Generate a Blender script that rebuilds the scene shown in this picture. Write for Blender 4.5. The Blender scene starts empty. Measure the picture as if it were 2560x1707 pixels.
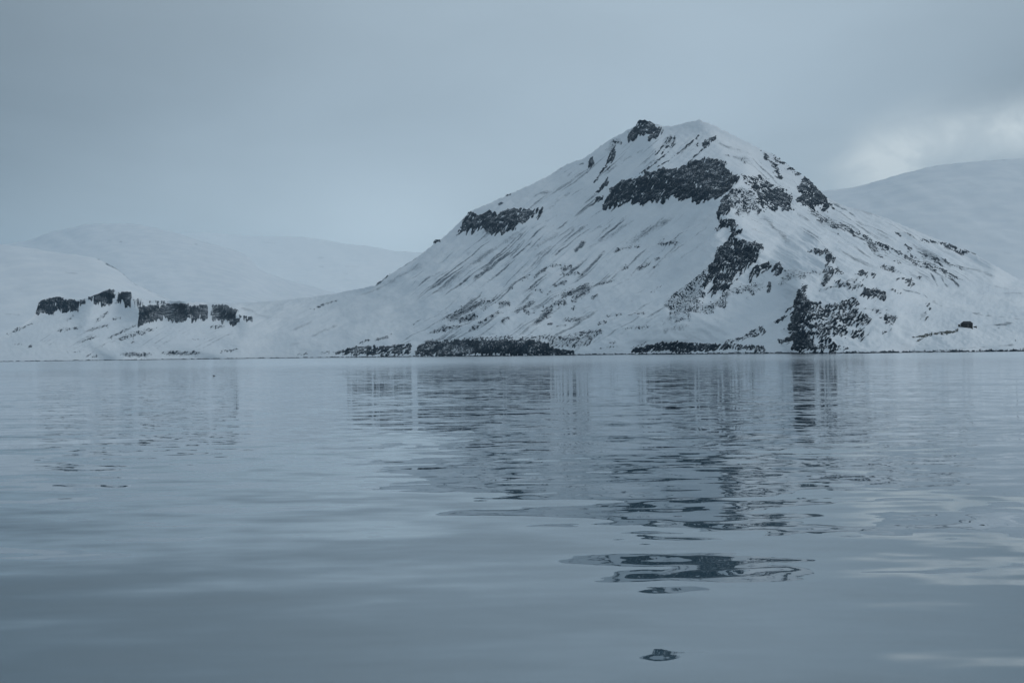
import bpy, bmesh, math, random
import numpy as np
from mathutils import Matrix, Vector
from mathutils.geometry import delaunay_2d_cdt

scene = bpy.context.scene
COL = scene.collection
random.seed(7)

# ------------------------------------------------------------------ camera
W0, H0, F0 = 2560.0, 1707.0, 2489.0
CAM_H, PITCH, ROLL = 3.0, math.radians(0.674), math.radians(-0.75)
cam_d = bpy.data.cameras.new('camera')
cam_d.sensor_width = 36.0
cam_d.lens = F0 / W0 * 36.0
cam_d.clip_start = 0.5
cam_d.clip_end = 80000.0
cam = bpy.data.objects.new('camera', cam_d)
COL.objects.link(cam)
CAMM = (Matrix.Translation((0, 0, CAM_H)) @ Matrix.Rotation(math.pi / 2 + PITCH, 4, 'X')
        @ Matrix.Rotation(ROLL, 4, 'Z'))
cam.matrix_world = CAMM
scene.camera = cam

# ------------------------------------------------------------------ sun, exposure
SUN_AZ, SUN_EL = math.radians(100), math.radians(30)      # azimuth from +Y towards +X
sun_dir = Vector((math.sin(SUN_AZ) * math.cos(SUN_EL), math.cos(SUN_AZ) * math.cos(SUN_EL), math.sin(SUN_EL)))
sl = bpy.data.lights.new('sun', 'SUN')
sl.energy = 0.85
sl.angle = math.radians(25)
sl.color = (1.0, 0.985, 0.96)
so = bpy.data.objects.new('sun', sl)
so.rotation_euler = (-sun_dir).to_track_quat('-Z', 'Y').to_euler()
so.location = (400, -200, 900)
COL.objects.link(so)
scene.view_settings.view_transform = 'Standard'
scene.view_settings.look = 'None'
scene.view_settings.exposure = 0.0
scene.view_settings.gamma = 1.0
scene.view_settings.use_curve_mapping = False
scene.cycles.use_denoising = True
scene.cycles.max_bounces = 6
scene.cycles.volume_bounces = 1


class NT:
    """small helper to write node trees"""
    def __init__(self, tree):
        self.t = tree
        self.n = tree.nodes
        self.l = tree.links
        self.n.clear()

    def node(self, typ, **kw):
        nd = self.n.new(typ)
        for k, v in kw.items():
            setattr(nd, k, v)
        return nd

    def put(self, sock, v):
        if hasattr(v, 'is_linked') or hasattr(v, 'links'):
            self.l.new(v, sock)
        else:
            sock.default_value = v

    def math(self, op, a, b=0.0, c=0.0, clamp=False):
        nd = self.node('ShaderNodeMath', operation=op)
        nd.use_clamp = clamp
        for i, v in enumerate((a, b, c)):
            self.put(nd.inputs[i], v)
        return nd.outputs[0]

    def vmath(self, op, a, b=(0, 0, 0), scale=None):
        nd = self.node('ShaderNodeVectorMath', operation=op)
        self.put(nd.inputs[0], a)
        self.put(nd.inputs[1], b)
        if scale is not None:
            self.put(nd.inputs[3], scale)
        return nd.outputs['Value'] if op in ('DOT_PRODUCT', 'LENGTH') else nd.outputs[0]

    def mix(self, fac, a, b, blend='MIX'):
        nd = self.node('ShaderNodeMix', data_type='RGBA', blend_type=blend)
        self.put(nd.inputs['Factor'], fac)
        self.put(nd.inputs[6], a)
        self.put(nd.inputs[7], b)
        return nd.outputs[2]

    def noise(self, vec, scale, detail=3.0, rough=0.5, color=False, dist=0.0):
        nd = self.node('ShaderNodeTexNoise')
        self.put(nd.inputs['Vector'], vec)
        nd.inputs['Scale'].default_value = scale
        nd.inputs['Detail'].default_value = detail
        nd.inputs['Roughness'].default_value = rough
        nd.inputs['Distortion'].default_value = dist
        return nd.outputs['Color' if color else 'Fac']

    def ramp(self, fac, lo, hi, a=0.0, b=1.0):
        nd = self.node('ShaderNodeMapRange', interpolation_type='SMOOTHSTEP')
        self.put(nd.inputs['Value'], fac)
        for k, v in (('From Min', lo), ('From Max', hi), ('To Min', a), ('To Max', b)):
            nd.inputs[k].default_value = v
        return nd.outputs['Result']


# ------------------------------------------------------------------ world: a closed overcast sky
def make_world():
    w = bpy.data.worlds.new('World')
    scene.world = w
    w.use_nodes = True
    t = NT(w.node_tree)
    tc = t.node('ShaderNodeTexCoord')
    d = t.vmath('NORMALIZE', tc.outputs['Generated'])
    sky = t.node('ShaderNodeTexSky', sky_type='NISHITA')
    sky.sun_disc = False
    sky.sun_elevation = SUN_EL
    sky.sun_rotation = SUN_AZ
    sky.air_density = 1.2
    sky.dust_density = 1.5
    clear = t.vmath('SCALE', sky.outputs['Color'], scale=0.08)
    sep = t.node('ShaderNodeSeparateXYZ')
    t.l.new(d, sep.inputs[0])
    z = sep.outputs[2]
    # cloud deck seen in perspective: project the direction on a plane overhead
    inv = t.math('DIVIDE', 1.0, t.math('ADD', t.math('MAXIMUM', z, 0.0), 0.16))
    pl = t.vmath('MULTIPLY', t.vmath('SCALE', d, scale=inv), (1.0, 1.0, 0.25))
    n1 = t.noise(pl, 0.55, 3.0, 0.5)
    n2 = t.noise(t.vmath('ADD', pl, (7.3, 2.1, 0.0)), 1.5, 5.0, 0.5, dist=0.4)
    v = t.math('ADD', 1.0, t.math('MULTIPLY', t.math('SUBTRACT', n1, 0.5), 0.45))
    v = t.math('ADD', v, t.math('MULTIPLY', t.math('SUBTRACT', n2, 0.5), 0.30))

    def lobe(az, el, wid, gain, asp=1.0):
        a, e = math.radians(az), math.radians(el)
        c = (math.sin(a) * math.cos(e), math.cos(a) * math.cos(e), math.sin(e))
        df = t.vmath('MULTIPLY', t.vmath('SUBTRACT', d, c), (1.0, 1.0, asp))
        r = t.math('DIVIDE', t.vmath('LENGTH', df), math.radians(wid))
        g = t.math('POWER', 2.718, t.math('MULTIPLY', t.math('MULTIPLY', r, r), -1.0))
        return t.math('MULTIPLY', g, gain)
    # the broad darker and lighter masses of the cloud deck in this direction
    for az, el, wid, gain, asp in ((-33, 12, 16, -0.46, 1.0), (7, 15, 15, 0.20, 1.0), (-8, 5.5, 10, 0.58, 1.8), (-23, 5.0, 9, 0.30, 1.6),
                                   (26, 16.0, 7, -0.12, 1.6), (28.5, 13.2, 3.6, -0.20, 2.0), (15, 9, 8, 0.06, 1.5), (-6.5, 5.4, 4.5, 0.16, 1.6)):
        v = t.math('ADD', v, lobe(az, el, wid, gain, asp))
    base = t.vmath('SCALE', (0.372, 0.455, 0.522), scale=v)
    # cloud near the horizon is seen through more air: paler and less blue
    base = t.vmath('MULTIPLY', base, t.mix(t.ramp(z, 0.04, 0.26), (1.05, 1.0, 0.94, 1), (1, 1, 1, 1)))
    # ragged bright gap low on the right
    nb = t.noise(t.vmath('ADD', t.vmath('MULTIPLY', d, (1.0, 1.0, 1.6)), (0.31, 0.2, 0.0)), 17.0, 4.0, 0.55, dist=0.5)
    lob = t.math('ADD', t.math('ADD', lobe(23.4, 11.0, 2.5, 0.9, 1.9), lobe(21.2, 9.9, 2.4, 0.8, 1.8)), t.math('ADD', lobe(20.0, 8.8, 2.6, 0.45, 1.6), lobe(27.4, 11.0, 3.6, 0.9, 2.9)))
    gap = t.math('MULTIPLY', lob, t.ramp(nb, 0.30, 0.66, 0.40, 1.15), clamp=True)
    cloud = t.mix(gap, base, (0.74, 0.81, 0.83, 1))
    # slightly greener light overhead, darker below the horizon
    below = t.ramp(z, -0.25, -0.02, 0.45, 1.0)
    cloud = t.vmath('SCALE', cloud, scale=below)
    out = t.mix(0.95, clear, cloud)
    bg = t.node('ShaderNodeBackground')
    t.l.new(out, bg.inputs['Color'])
    bg.inputs['Strength'].default_value = 1.0
    wo = t.node('ShaderNodeOutputWorld')
    t.l.new(bg.outputs[0], wo.inputs['Surface'])


make_world()

# ------------------------------------------------------------------ numpy helpers
def _hash(ix, iy, seed):
    h = (ix.astype(np.uint32) * np.uint32(374761393)) ^ (iy.astype(np.uint32) * np.uint32(668265263)) ^ np.uint32((seed * 974634777) & 0xffffffff)
    h = (h ^ (h >> np.uint32(13))) * np.uint32(1274126177)
    return h ^ (h >> np.uint32(16))


def perlin(x, y, seed=0):
    xi = np.floor(x); yi = np.floor(y)
    fx = (x - xi).astype(np.float32); fy = (y - yi).astype(np.float32)
    xi = xi.astype(np.int64); yi = yi.astype(np.int64)
    u = fx * fx * fx * (fx * (fx * 6 - 15) + 10)
    v = fy * fy * fy * (fy * (fy * 6 - 15) + 10)

    def g(dx, dy):
        a = _hash(xi + dx, yi + dy, seed).astype(np.float32) * np.float32(2 * math.pi / 4294967296.0)
        return np.cos(a) * (fx - dx) + np.sin(a) * (fy - dy)
    a = g(0, 0); b = g(1, 0); c = g(0, 1); e = g(1, 1)
    return (a + u * (b - a)) * (1 - v) + (c + u * (e - c)) * v


def fbm(x, y, octs=3, seed=0, gain=0.5):
    s = 0.0; a = 1.0; n = 0.0
    for o in range(octs):
        s = s + a * perlin(x * 2 ** o + 17.3 * o, y * 2 ** o - 9.1 * o, seed + 31 * o)
        n += a * a; a *= gain
    return s / (math.sqrt(n) * 0.25)          # about unit deviation


def rot_noise(px, py, ang, lam_along, lam_across, octs=3, seed=0, gain=0.5):
    """noise stretched along a direction (ang: degrees, image-down positive)"""
    c, s = math.cos(math.radians(ang)), math.sin(math.radians(ang))
    a = (px * c + py * s) / lam_along
    b = (-px * s + py * c) / lam_across
    return fbm(a, b, octs, seed, gain)


def smooth(a, b, x):
    t = np.clip((x - a) / (b - a), 0, 1)
    return t * t * (3 - 2 * t)


R3 = np.array(CAMM.to_3x3())


def rays(px, py):
    d = np.stack([(px - W0 / 2) / F0, -(py - H0 / 2) / F0, -np.ones_like(px)], -1)
    return d @ R3.T


def place(px, py, Y):
    """image pixel (px, py) and forward distance in metres -> point in the place"""
    d = rays(np.asarray(px, float), np.asarray(py, float))
    return d * (np.asarray(Y, float) / d[..., 1])[..., None] + np.array((0, 0, CAM_H))


def T(x0, y0, s, pts):
    return [(x0 + x / s, y0 + y / s) for x, y in pts]


def A_(p): return T(1100, 270, 3.92, p)
def B_(p): return T(1600, 270, 3.92, p)
def C_(p): return T(1600, 560, 4.48, p)
def D_(p): return T(2060, 560, 4.48, p)
def L_(p): return T(0, 560, 3.92, p)
def M_(p): return T(600, 560, 3.92, p)
def N_(p): return T(1100, 560, 3.92, p)


def tag(o, label=None, cat=None, kind=None, group=None):
    if label: o['label'] = label
    if cat: o['category'] = cat
    if kind: o['kind'] = kind
    if group: o['group'] = group
    return o


def grid_mesh(name, P, mat, parent=None, smooth_shade=True, attrs=None):
    """P: (rows, cols, 3) -> one mesh object"""
    r, c = P.shape[:2]
    idx = np.arange(r * c).reshape(r, c)
    q = np.stack([idx[:-1, :-1], idx[1:, :-1], idx[1:, 1:], idx[:-1, 1:]], -1).reshape(-1, 4)
    return poly_mesh(name, P.reshape(-1, 3), q, mat, parent, smooth_shade, attrs)


def poly_mesh(name, V, Q, mat, parent=None, smooth_shade=True, attrs=None):
    me = bpy.data.meshes.new(name)
    n, k = Q.shape
    me.vertices.add(len(V)); me.loops.add(n * k); me.polygons.add(n)
    me.vertices.foreach_set('co', np.ascontiguousarray(V, np.float32).ravel())
    me.loops.foreach_set('vertex_index', np.ascontiguousarray(Q, np.int32).ravel())
    me.polygons.foreach_set('loop_start', np.arange(0, n * k, k, dtype=np.int32))
    me.polygons.foreach_set('use_smooth', np.full(n, smooth_shade, bool))
    for an, av in (attrs or {}).items():
        at = me.attributes.new(an, 'FLOAT', 'POINT')
        at.data.foreach_set('value', np.ascontiguousarray(av, np.float32).ravel())
    me.update(calc_edges=True)
    me.validate()
    me.materials.append(mat)
    o = bpy.data.objects.new(name, me)
    COL.objects.link(o)
    if parent is not None:
        o.parent = parent
    return o


# ------------------------------------------------------------------ materials
def new_mat(name):
    m = bpy.data.materials.new(name)
    m.use_nodes = True
    t = NT(m.node_tree)
    out = t.node('ShaderNodeOutputMaterial')
    b = t.node('ShaderNodeBsdfPrincipled')
    t.l.new(b.outputs[0], out.inputs['Surface'])
    return m, t, b


def snow_material(name, lo, hi):
    m, t, b = new_mat(name)
    geo = t.node('ShaderNodeNewGeometry')
    pos = geo.outputs['Position']
    at = t.node('ShaderNodeAttribute', attribute_name='scree')
    n1 = t.noise(pos, 0.012, 4.0, 0.55)
    n2 = t.noise(pos, 0.35, 4.0, 0.6)
    n3 = t.noise(pos, 0.09, 4.0, 0.6)
    base = t.mix(t.ramp(n1, 0.35, 0.65), lo, hi)
    # stones showing through thin snow where the ground is scree, and painted shading bands on the right hill
    k = t.math('ADD', at.outputs['Fac'], t.math('MULTIPLY', t.math('SUBTRACT', n2, 0.5), 0.9))
    k = t.math('ADD', k, t.math('MULTIPLY', t.math('SUBTRACT', n3, 0.5), 0.5))
    f = t.math('MULTIPLY', t.ramp(k, 0.18, 0.85), t.ramp(at.outputs['Fac'], 0.02, 0.22))
    col = t.mix(f, base, (0.085, 0.11, 0.135, 1))
    t.l.new(col, b.inputs['Base Color'])
    b.inputs['Roughness'].default_value = 0.85
    b.inputs['Specular IOR Level'].default_value = 0.15
    bp = t.node('ShaderNodeBump')
    bp.inputs['Strength'].default_value = 0.5
    bp.inputs['Distance'].default_value = 1.0
    hgt = t.math('ADD', t.noise(t.vmath('MULTIPLY', pos, (1.0, 1.0, 2.2)), 0.06, 5.0, 0.6), t.math('MULTIPLY', n2, 0.12))
    t.l.new(hgt, bp.inputs['Height'])
    t.l.new(bp.outputs[0], b.inputs['Normal'])
    return m


def rock_material():
    m, t, b = new_mat('dark_basalt')
    geo = t.node('ShaderNodeNewGeometry')
    pos = geo.outputs['Position']
    sep = t.node('ShaderNodeSeparateXYZ')
    t.l.new(geo.outputs['Normal'], sep.inputs[0])
    n1 = t.noise(pos, 0.09, 4.0, 0.6)
    n2 = t.noise(t.vmath('MULTIPLY', pos, (1.0, 0.7, 0.55)), 0.65, 4.0, 0.7)
    n4 = t.noise(pos, 0.07, 3.0, 0.5)
    n5 = t.noise(t.vmath('MULTIPLY', pos, (0.12, 0.12, 1.0)), 0.45, 3.0, 0.6)      # ledges
    col = t.mix(t.ramp(n1, 0.3, 0.7), (0.002, 0.011, 0.022, 1), (0.009, 0.022, 0.037, 1))
    n6 = t.noise(t.vmath('MULTIPLY', pos, (1.0, 1.0, 0.16)), 0.14, 4.0, 0.6)
    col = t.mix(t.ramp(n6, 0.48, 0.68), col, (0.022, 0.035, 0.048, 1))
    # snow caught on ledges: flatter facets hold it, steep ones do not
    k = t.math('ADD', t.math('MULTIPLY', sep.outputs[2], 0.20), t.math('ADD', n2, t.math('ADD', t.math('MULTIPLY', t.math('SUBTRACT', n4, 0.5), 0.55), t.math('MULTIPLY', t.math('SUBTRACT', n5, 0.5), 0.22))))
    f = t.ramp(k, 0.66, 0.88, 0.0, 0.80)
    col = t.mix(f, col, (0.66, 0.70, 0.74, 1))
    t.l.new(col, b.inputs['Base Color'])
    b.inputs['Roughness'].default_value = 0.9
    b.inputs['Specular IOR Level'].default_value = 0.2
    return m


def flat_material(name, a, c, scale=0.6, rough=0.85):
    m, t, b = new_mat(name)
    geo = t.node('ShaderNodeNewGeometry')
    n = t.noise(geo.outputs['Position'], scale, 4.0, 0.6)
    t.l.new(t.mix(t.ramp(n, 0.3, 0.7), (*a, 1), (*c, 1)), b.inputs['Base Color'])
    b.inputs['Roughness'].default_value = rough
    b.inputs['Specular IOR Level'].default_value = 0.25
    return m


S1OFF = (21.5, 13.3, 5.0)


def water_material():
    m, t, b = new_mat('calm_sea_water')
    geo = t.node('ShaderNodeNewGeometry')
    pos = t.vmath('MULTIPLY', geo.outputs['Position'], (1.0, 1.0, 0.0))

    def slope(scale, detail, amp, stretch, off, rough=0.5):
        v = t.vmath('ADD', t.vmath('MULTIPLY', pos, stretch), off)
        c = t.noise(v, scale, detail, rough, color=True)
        c = t.vmath('SUBTRACT', c, (0.5, 0.5, 0.5))
        if isinstance(amp, tuple):
            return t.vmath('MULTIPLY', c, amp)
        return c, amp
    # long gentle swell, metre-scale undulation, and fine ripples in patches
    s1 = slope(0.30, 1.5, (0.040, 0.175, 0.0), (0.33, 1.0, 0.0), S1OFF)
    s2 = slope(1.1, 2.0, (0.050, 0.185, 0.0), (0.34, 1.0, 0.0), (11.7, 2.9, 4.0))
    s3, _ = slope(2.2, 1.5, 0.0, (0.45, 1.0, 0.0), (1.3, 8.8, 7.0))
    patch = t.noise(t.vmath('MULTIPLY', pos, (0.4, 1.0, 0.0)), 0.022, 3.0, 0.55)
    dist = t.vmath('LENGTH', pos)
    far = t.ramp(dist, 6.0, 90.0, 0.36, 1.0)
    far = t.math('MULTIPLY', far, t.ramp(dist, 110.0, 480.0, 1.0, 0.25))
    amp = t.math('MULTIPLY', far, t.ramp(patch, 0.32, 0.62, 0.35, 1.0))
    s3 = t.vmath('SCALE', t.vmath('MULTIPLY', s3, (0.15, 0.34, 0.0)), scale=amp)
    s = t.vmath('ADD', t.vmath('ADD', s1, s2), s3)
    nrm = t.vmath('NORMALIZE', t.vmath('ADD', s, (0.0, 0.0, 1.0)))
    # dark water body under a reflecting skin
    t.l.new(nrm, b.inputs['Normal'])
    b.inputs['Base Color'].default_value = (0.045, 0.088, 0.115, 1)
    b.inputs['Roughness'].default_value = 0.6
    b.inputs['Specular IOR Level'].default_value = 0.0
    g = t.node('ShaderNodeBsdfGlossy')
    t.l.new(t.ramp(dist, 60.0, 400.0, 0.015, 0.175), g.inputs['Roughness'])     # unresolved ripples far out
    g.inputs['Color'].default_value = (0.96, 0.98, 1.0, 1)
    t.l.new(nrm, g.inputs['Normal'])
    fr = t.node('ShaderNodeFresnel')
    fr.inputs['IOR'].default_value = 1.85
    t.l.new(nrm, fr.inputs['Normal'])
    fac = t.math('ADD', t.math('MULTIPLY', fr.outputs[0], 0.91), 0.16, clamp=True)
    mx = t.node('ShaderNodeMixShader')
    t.l.new(fac, mx.inputs[0])
    t.l.new(b.outputs[0], mx.inputs[1])
    t.l.new(g.outputs[0], mx.inputs[2])
    out = [n for n in t.n if n.bl_idname == 'ShaderNodeOutputMaterial'][0]
    t.l.new(mx.outputs[0], out.inputs['Surface'])
    return m


SNOW = snow_material('wind_packed_snow', (0.66, 0.705, 0.75, 1), (0.72, 0.755, 0.79, 1))
MIST_PALED = snow_material('mist_paled_snow', (0.83, 0.86, 0.885, 1), (0.87, 0.89, 0.905, 1))  # lighter copy of the snow, its paleness stands in for distant mist
ROCK = rock_material()
WATER = water_material()

# ------------------------------------------------------------------ sea
def make_sea():
    rr = np.concatenate([[0.0], np.geomspace(2.0, 21000.0, 60)])
    th = np.linspace(0, 2 * math.pi, 97)
    P = np.stack([rr[:, None] * np.cos(th), rr[:, None] * np.sin(th), np.zeros((len(rr), len(th)))], -1)
    o = grid_mesh('sea', P, WATER)
    tag(o, 'calm dark blue grey fjord water with gentle ripples', 'sea', 'structure')


make_sea()

# ------------------------------------------------------------------ the near land: depths assigned by hand to image pixels
SKY_NEAR = [(-260, 885), (-120, 872), (-60, 858), (0, 843), (15, 837), (51, 815), (86, 789), (90, 778), (97, 757), (118, 749), (148, 744), (189, 750),
            (235, 741), (255, 733), (273, 726), (283, 727), (301, 730), (326, 733), (357, 747), (428, 752), (510, 756), (600, 758),
            (702, 751), (779, 742), (840, 733), (906, 720), (939, 713), (977, 685), (1034, 649), (1083, 612), (1087, 602), (1097, 600), (1103, 599),
            (1151, 553), (1164, 539), (1187, 523), (1227, 507), (1263, 491), (1279, 483), (1330, 461), (1368, 442), (1416, 412),
            (1462, 395), (1498, 368), (1534, 344), (1569, 326), (1590, 314), (1597, 304), (1610, 302), (1620, 307), (1646, 311),
            (1661, 315), (1676, 316), (1702, 312), (1715, 307), (1748, 300), (1763, 306), (1779, 311), (1817, 330), (1855, 349),
            (1881, 362), (1906, 376), (1939, 389), (1955, 403), (1977, 419), (2021, 451), (2051, 482), (2062, 493), (2110, 515),
            (2161, 528), (2200, 540), (2280, 573), (2339, 597), (2435, 634), (2484, 662), (2530, 688), (2560, 702), (2700, 740), (2800, 760)]

CTRL = [  # image pixel x, y and the forward distance chosen for it (m)
    # far skyline of the left flank, summit, right flank
    (939, 713, 1760), (977, 685, 1765), (1034, 649, 1780), (1100, 601, 1797), (1151, 553, 1800), (1187, 522, 1805), (1279, 483, 1817),
    (1368, 442, 1815), (1462, 395, 1800), (1534, 344, 1780), (1610, 302, 1690), (1661, 315, 1650), (1748, 300, 1591),
    (1817, 330, 1560), (1881, 362, 1535), (1939, 389, 1500), (2021, 451, 1440), (2062, 493, 1400),
    (2110, 515, 1390), (2200, 540, 1380), (2339, 597, 1330), (2435, 634, 1290), (2560, 702, 1260), (2800, 760, 1250),
    # crest that comes down towards the viewer
    (1789, 344, 1510), (1812, 403, 1395), (1852, 446, 1300), (1827, 485, 1240), (1812, 510, 1215), (1800, 540, 1185),
    (1825, 578, 1135), (1815, 605, 1112), (1790, 640, 1080), (1755, 720, 1012), (1690, 790, 965),
    # left face
    (1650, 430, 1430), (1650, 525, 1372), (1500, 470, 1560), (1500, 535, 1515), (1560, 620, 1330), (1400, 620, 1430),
    (1300, 560, 1600), (1180, 580, 1745), (1650, 640, 1230), (1450, 720, 1255), (1250, 720, 1400), (1100, 720, 1520),
    (1000, 760, 1560), (1150, 800, 1340), (1350, 800, 1190), (1550, 780, 1090), (1650, 720, 1130), (900, 790, 1560),
    (1000, 850, 1380), (1180, 850, 1230), (1400, 850, 1100), (1550, 845, 1010), (1700, 840, 930),
    # shore of the bay
    (600, 897, 1480), (830, 895, 1400), (1000, 893, 1310), (1200, 891, 1150), (1330, 889, 1090), (1500, 887, 1010), (1700, 886, 930), (1850, 884, 800),
    (1000, 872, 1325), (1200, 860, 1154), (1330, 862, 1094), (1500, 866, 1025),
    # saddle and low headland on the left
    (906, 720, 1850), (840, 733, 1900), (702, 751, 1930), (600, 758, 1930), (510, 756, 1900), (428, 752, 1900), (357, 749, 1860),
    (620, 800, 1640), (760, 800, 1640), (600, 850, 1540), (800, 850, 1480),
    (326, 733, 1790), (283, 727, 1780), (235, 741, 1790), (148, 744, 1800), (97, 757, 1790), (90, 787, 1782), (180, 785, 1782), (300, 768, 1772),
    (350, 768, 1660), (470, 762, 1670), (590, 775, 1680), (350, 808, 1652), (470, 803, 1660), (590, 812, 1668),
    (200, 840, 1620), (400, 850, 1555), (51, 815, 1720), (0, 843, 1680), (100, 860, 1610), (0, 904, 1570), (300, 902, 1500), (-260, 900, 1620), (-260, 880, 1700),
    # right face, shoulder and bowl
    (1900, 440, 1390), (1980, 470, 1380), (1900, 525, 1260), (2000, 515, 1300), (2070, 522, 1350), (1900, 560, 1185),
    (1880, 600, 1105), (1950, 605, 1130), (2050, 560, 1250), (2100, 600, 1185), (2200, 645, 1130), (2300, 690, 1080), (2200, 590, 1250),
    (2400, 705, 1070), (2480, 720, 1050), (2560, 740, 1010), (2800, 770, 980),
    # middle bluff
    (1857, 573, 1118), (1890, 612, 1088), (1905, 640, 1062), (1780, 742, 1000), (1850, 735, 990), (1925, 670, 1035),
    # apron and hollow behind the front bluff
    (1900, 780, 880), (1800, 800, 910), (1960, 690, 930), (1990, 640, 1000), (2050, 630, 1010), (2110, 670, 880), (2200, 700, 860),
    (2300, 740, 830), (2400, 760, 830), (2560, 775, 830), (2800, 790, 820), (1960, 760, 850), (1960, 830, 800), (1960, 872, 740),
    # front bluff
    (1995, 720, 765), (2008, 760, 735), (1990, 800, 700), (1985, 835, 682), (1985, 881, 665), (2060, 700, 790), (2080, 737, 745), (2150, 722, 740), (2215, 730, 765),
    (2150, 770, 705), (2100, 830, 660), (2060, 881, 640), (2250, 790, 700), (2200, 840, 650), (2320, 790, 735), (2330, 830, 665),
    (2200, 880, 622), (2418, 819, 668), (2470, 795, 740), (2560, 800, 730), (2560, 835, 660), (2430, 850, 632), (2560, 878, 610), (2400, 879, 615), (2800, 874, 600), (2800, 820, 680),
    # beyond the sheet, so that it runs on smoothly
    (-260, 940, 1600), (300, 940, 1490), (600, 940, 1470), (1000, 940, 1300), (1330, 940, 1080), (1700, 940, 920), (1985, 940, 660), (2200, 940, 618), (2560, 940, 605), (2800, 940, 600),
    (-260, 640, 1900), (148, 690, 1850), (420, 690, 1950), (700, 690, 1960), (900, 660, 1800), (1150, 470, 1840), (1450, 320, 1830), (1600, 240, 1720), (1748, 240, 1640),
    (2000, 370, 1500), (2200, 480, 1420), (2500, 610, 1320), (2800, 640, 1300), (-260, 230, 1900), (2800, 230, 1400), (900, 230, 1850),
]
CREASE = [[(1748, 300), (1789, 344), (1812, 403), (1852, 446), (1827, 485), (1812, 510), (1800, 540), (1825, 578), (1815, 605), (1790, 640), (1755, 720), (1690, 790)]]

GS = 4.0
GX = np.arange(-260, 2801, GS); GY = np.arange(230, 941, GS)


def depth_grid():  # interpolates the hand-chosen depths over a grid of image pixels
    pts = [Vector((x, y)) for x, y, _ in CTRL]
    key = {(x, y): i for i, (x, y, _) in enumerate(CTRL)}
    edges = [(key[a], key[b]) for line in CREASE for a, b in zip(line[:-1], line[1:])]
    vs, _, fs, ov, _, _ = delaunay_2d_cdt(pts, edges, [], 0, 0.01)
    w = [1.0 / CTRL[o[0]][2] if o else None for o in ov]
    G = np.full((len(GY), len(GX)), np.nan)
    for f in fs:
        a, b, c = f
        (x0, y0), (x1, y1), (x2, y2) = vs[a], vs[b], vs[c]
        i0, i1 = np.searchsorted(GX, [min(x0, x1, x2) - .01, max(x0, x1, x2) + .01])
        j0, j1 = np.searchsorted(GY, [min(y0, y1, y2) - .01, max(y0, y1, y2) + .01])
        if i1 <= i0 or j1 <= j0:
            continue
        X, Y = np.meshgrid(GX[i0:i1], GY[j0:j1])
        den = (y1 - y2) * (x0 - x2) + (x2 - x1) * (y0 - y2)
        if abs(den) < 1e-9:
            continue
        l0 = ((y1 - y2) * (X - x2) + (x2 - x1) * (Y - y2)) / den
        l1 = ((y2 - y0) * (X - x2) + (x0 - x2) * (Y - y2)) / den
        l2 = 1 - l0 - l1
        ins = (l0 > -1e-6) & (l1 > -1e-6) & (l2 > -1e-6)
        G[j0:j1, i0:i1][ins] = (l0 * w[a] + l1 * w[b] + l2 * w[c])[ins]
    bad = np.isnan(G)
    if bad.any():
        G[bad] = np.nanmean(G)

    def blur(A, s):
        r = int(3 * s)
        k = np.exp(-0.5 * (np.arange(-r, r + 1) / s) ** 2); k /= k.sum()
        A = np.apply_along_axis(lambda m: np.convolve(np.pad(m, r, 'edge'), k, 'valid'), 0, A)
        return np.apply_along_axis(lambda m: np.convolve(np.pad(m, r, 'edge'), k, 'valid'), 1, A)
    soft = blur(G, 6.0); hard = blur(G, 2.2)
    X, Y = np.meshgrid(GX, GY)
    m = smooth(1690, 1780, X)                  # left face stays smoother than the crest and bluffs
    m = np.maximum(m, 1 - smooth(600, 700, X))
    m = np.maximum(m, 0.8 * smooth(835, 850, Y))
    m = np.maximum(m, 0.7 * (1 - smooth(500, 590, Y)))
    return hard * m + soft * (1 - m)


WG = depth_grid()


def depth(px, py):
    fx = np.clip((px - GX[0]) / GS, 0, len(GX) - 1.001); fy = np.clip((py - GY[0]) / GS, 0, len(GY) - 1.001)
    i = fx.astype(int); j = fy.astype(int); u = fx - i; v = fy - j
    w = (WG[j, i] * (1 - u) + WG[j, i + 1] * u) * (1 - v) + (WG[j + 1, i] * (1 - u) + WG[j + 1, i + 1] * u) * v
    return 1.0 / w


def crest_x(py):
    return np.interp(py, [300, 344, 403, 446, 485, 540, 578, 640, 720, 790, 900], [1748, 1789, 1812, 1852, 1827, 1800, 1825, 1790, 1755, 1690, 1650])


def relief(px, py):
    """snow relief in metres: gullies down the fall lines, drifts"""
    left = 1 - smooth(-40, 40, px - crest_x(py))
    low = smooth(650, 760, py)
    gl = rot_noise(px, py, 180 - 40, 170, 12, 3, 11) * (1 - low) + rot_noise(px, py, 180 - 27, 150, 20, 3, 12) * low
    gr = rot_noise(px, py, 30, 150, 18, 3, 13)
    g = gl * left + gr * (1 - left)
    big = fbm(px / 110, py / 60, 3, 21)
    fine = fbm(px / 14, py / 9, 3, 23)
    head = smooth(560, 760, px)
    amp = 0.35 + 0.65 * smooth(330, 600, py) * (1 - 0.6 * smooth(840, 880, py))
    calm = left * (1 - 0.75 * smooth(790, 850, py)) + (1 - left) * (1 - 0.85 * smooth(640, 720, py))
    mid = rot_noise(px, py, 150, 60, 30, 2, 25) * left + rot_noise(px, py, 28, 60, 30, 2, 26) * (1 - left)
    return (1.1 * g * (0.3 + 0.7 * head) * amp * calm + (1.0 * big + 0.35 * mid) * amp * (0.3 + 0.7 * head) * (1 - 0.7 * smooth(2230, 2330, px) * smooth(720, 780, py)) + 0.15 * fine)


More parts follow.
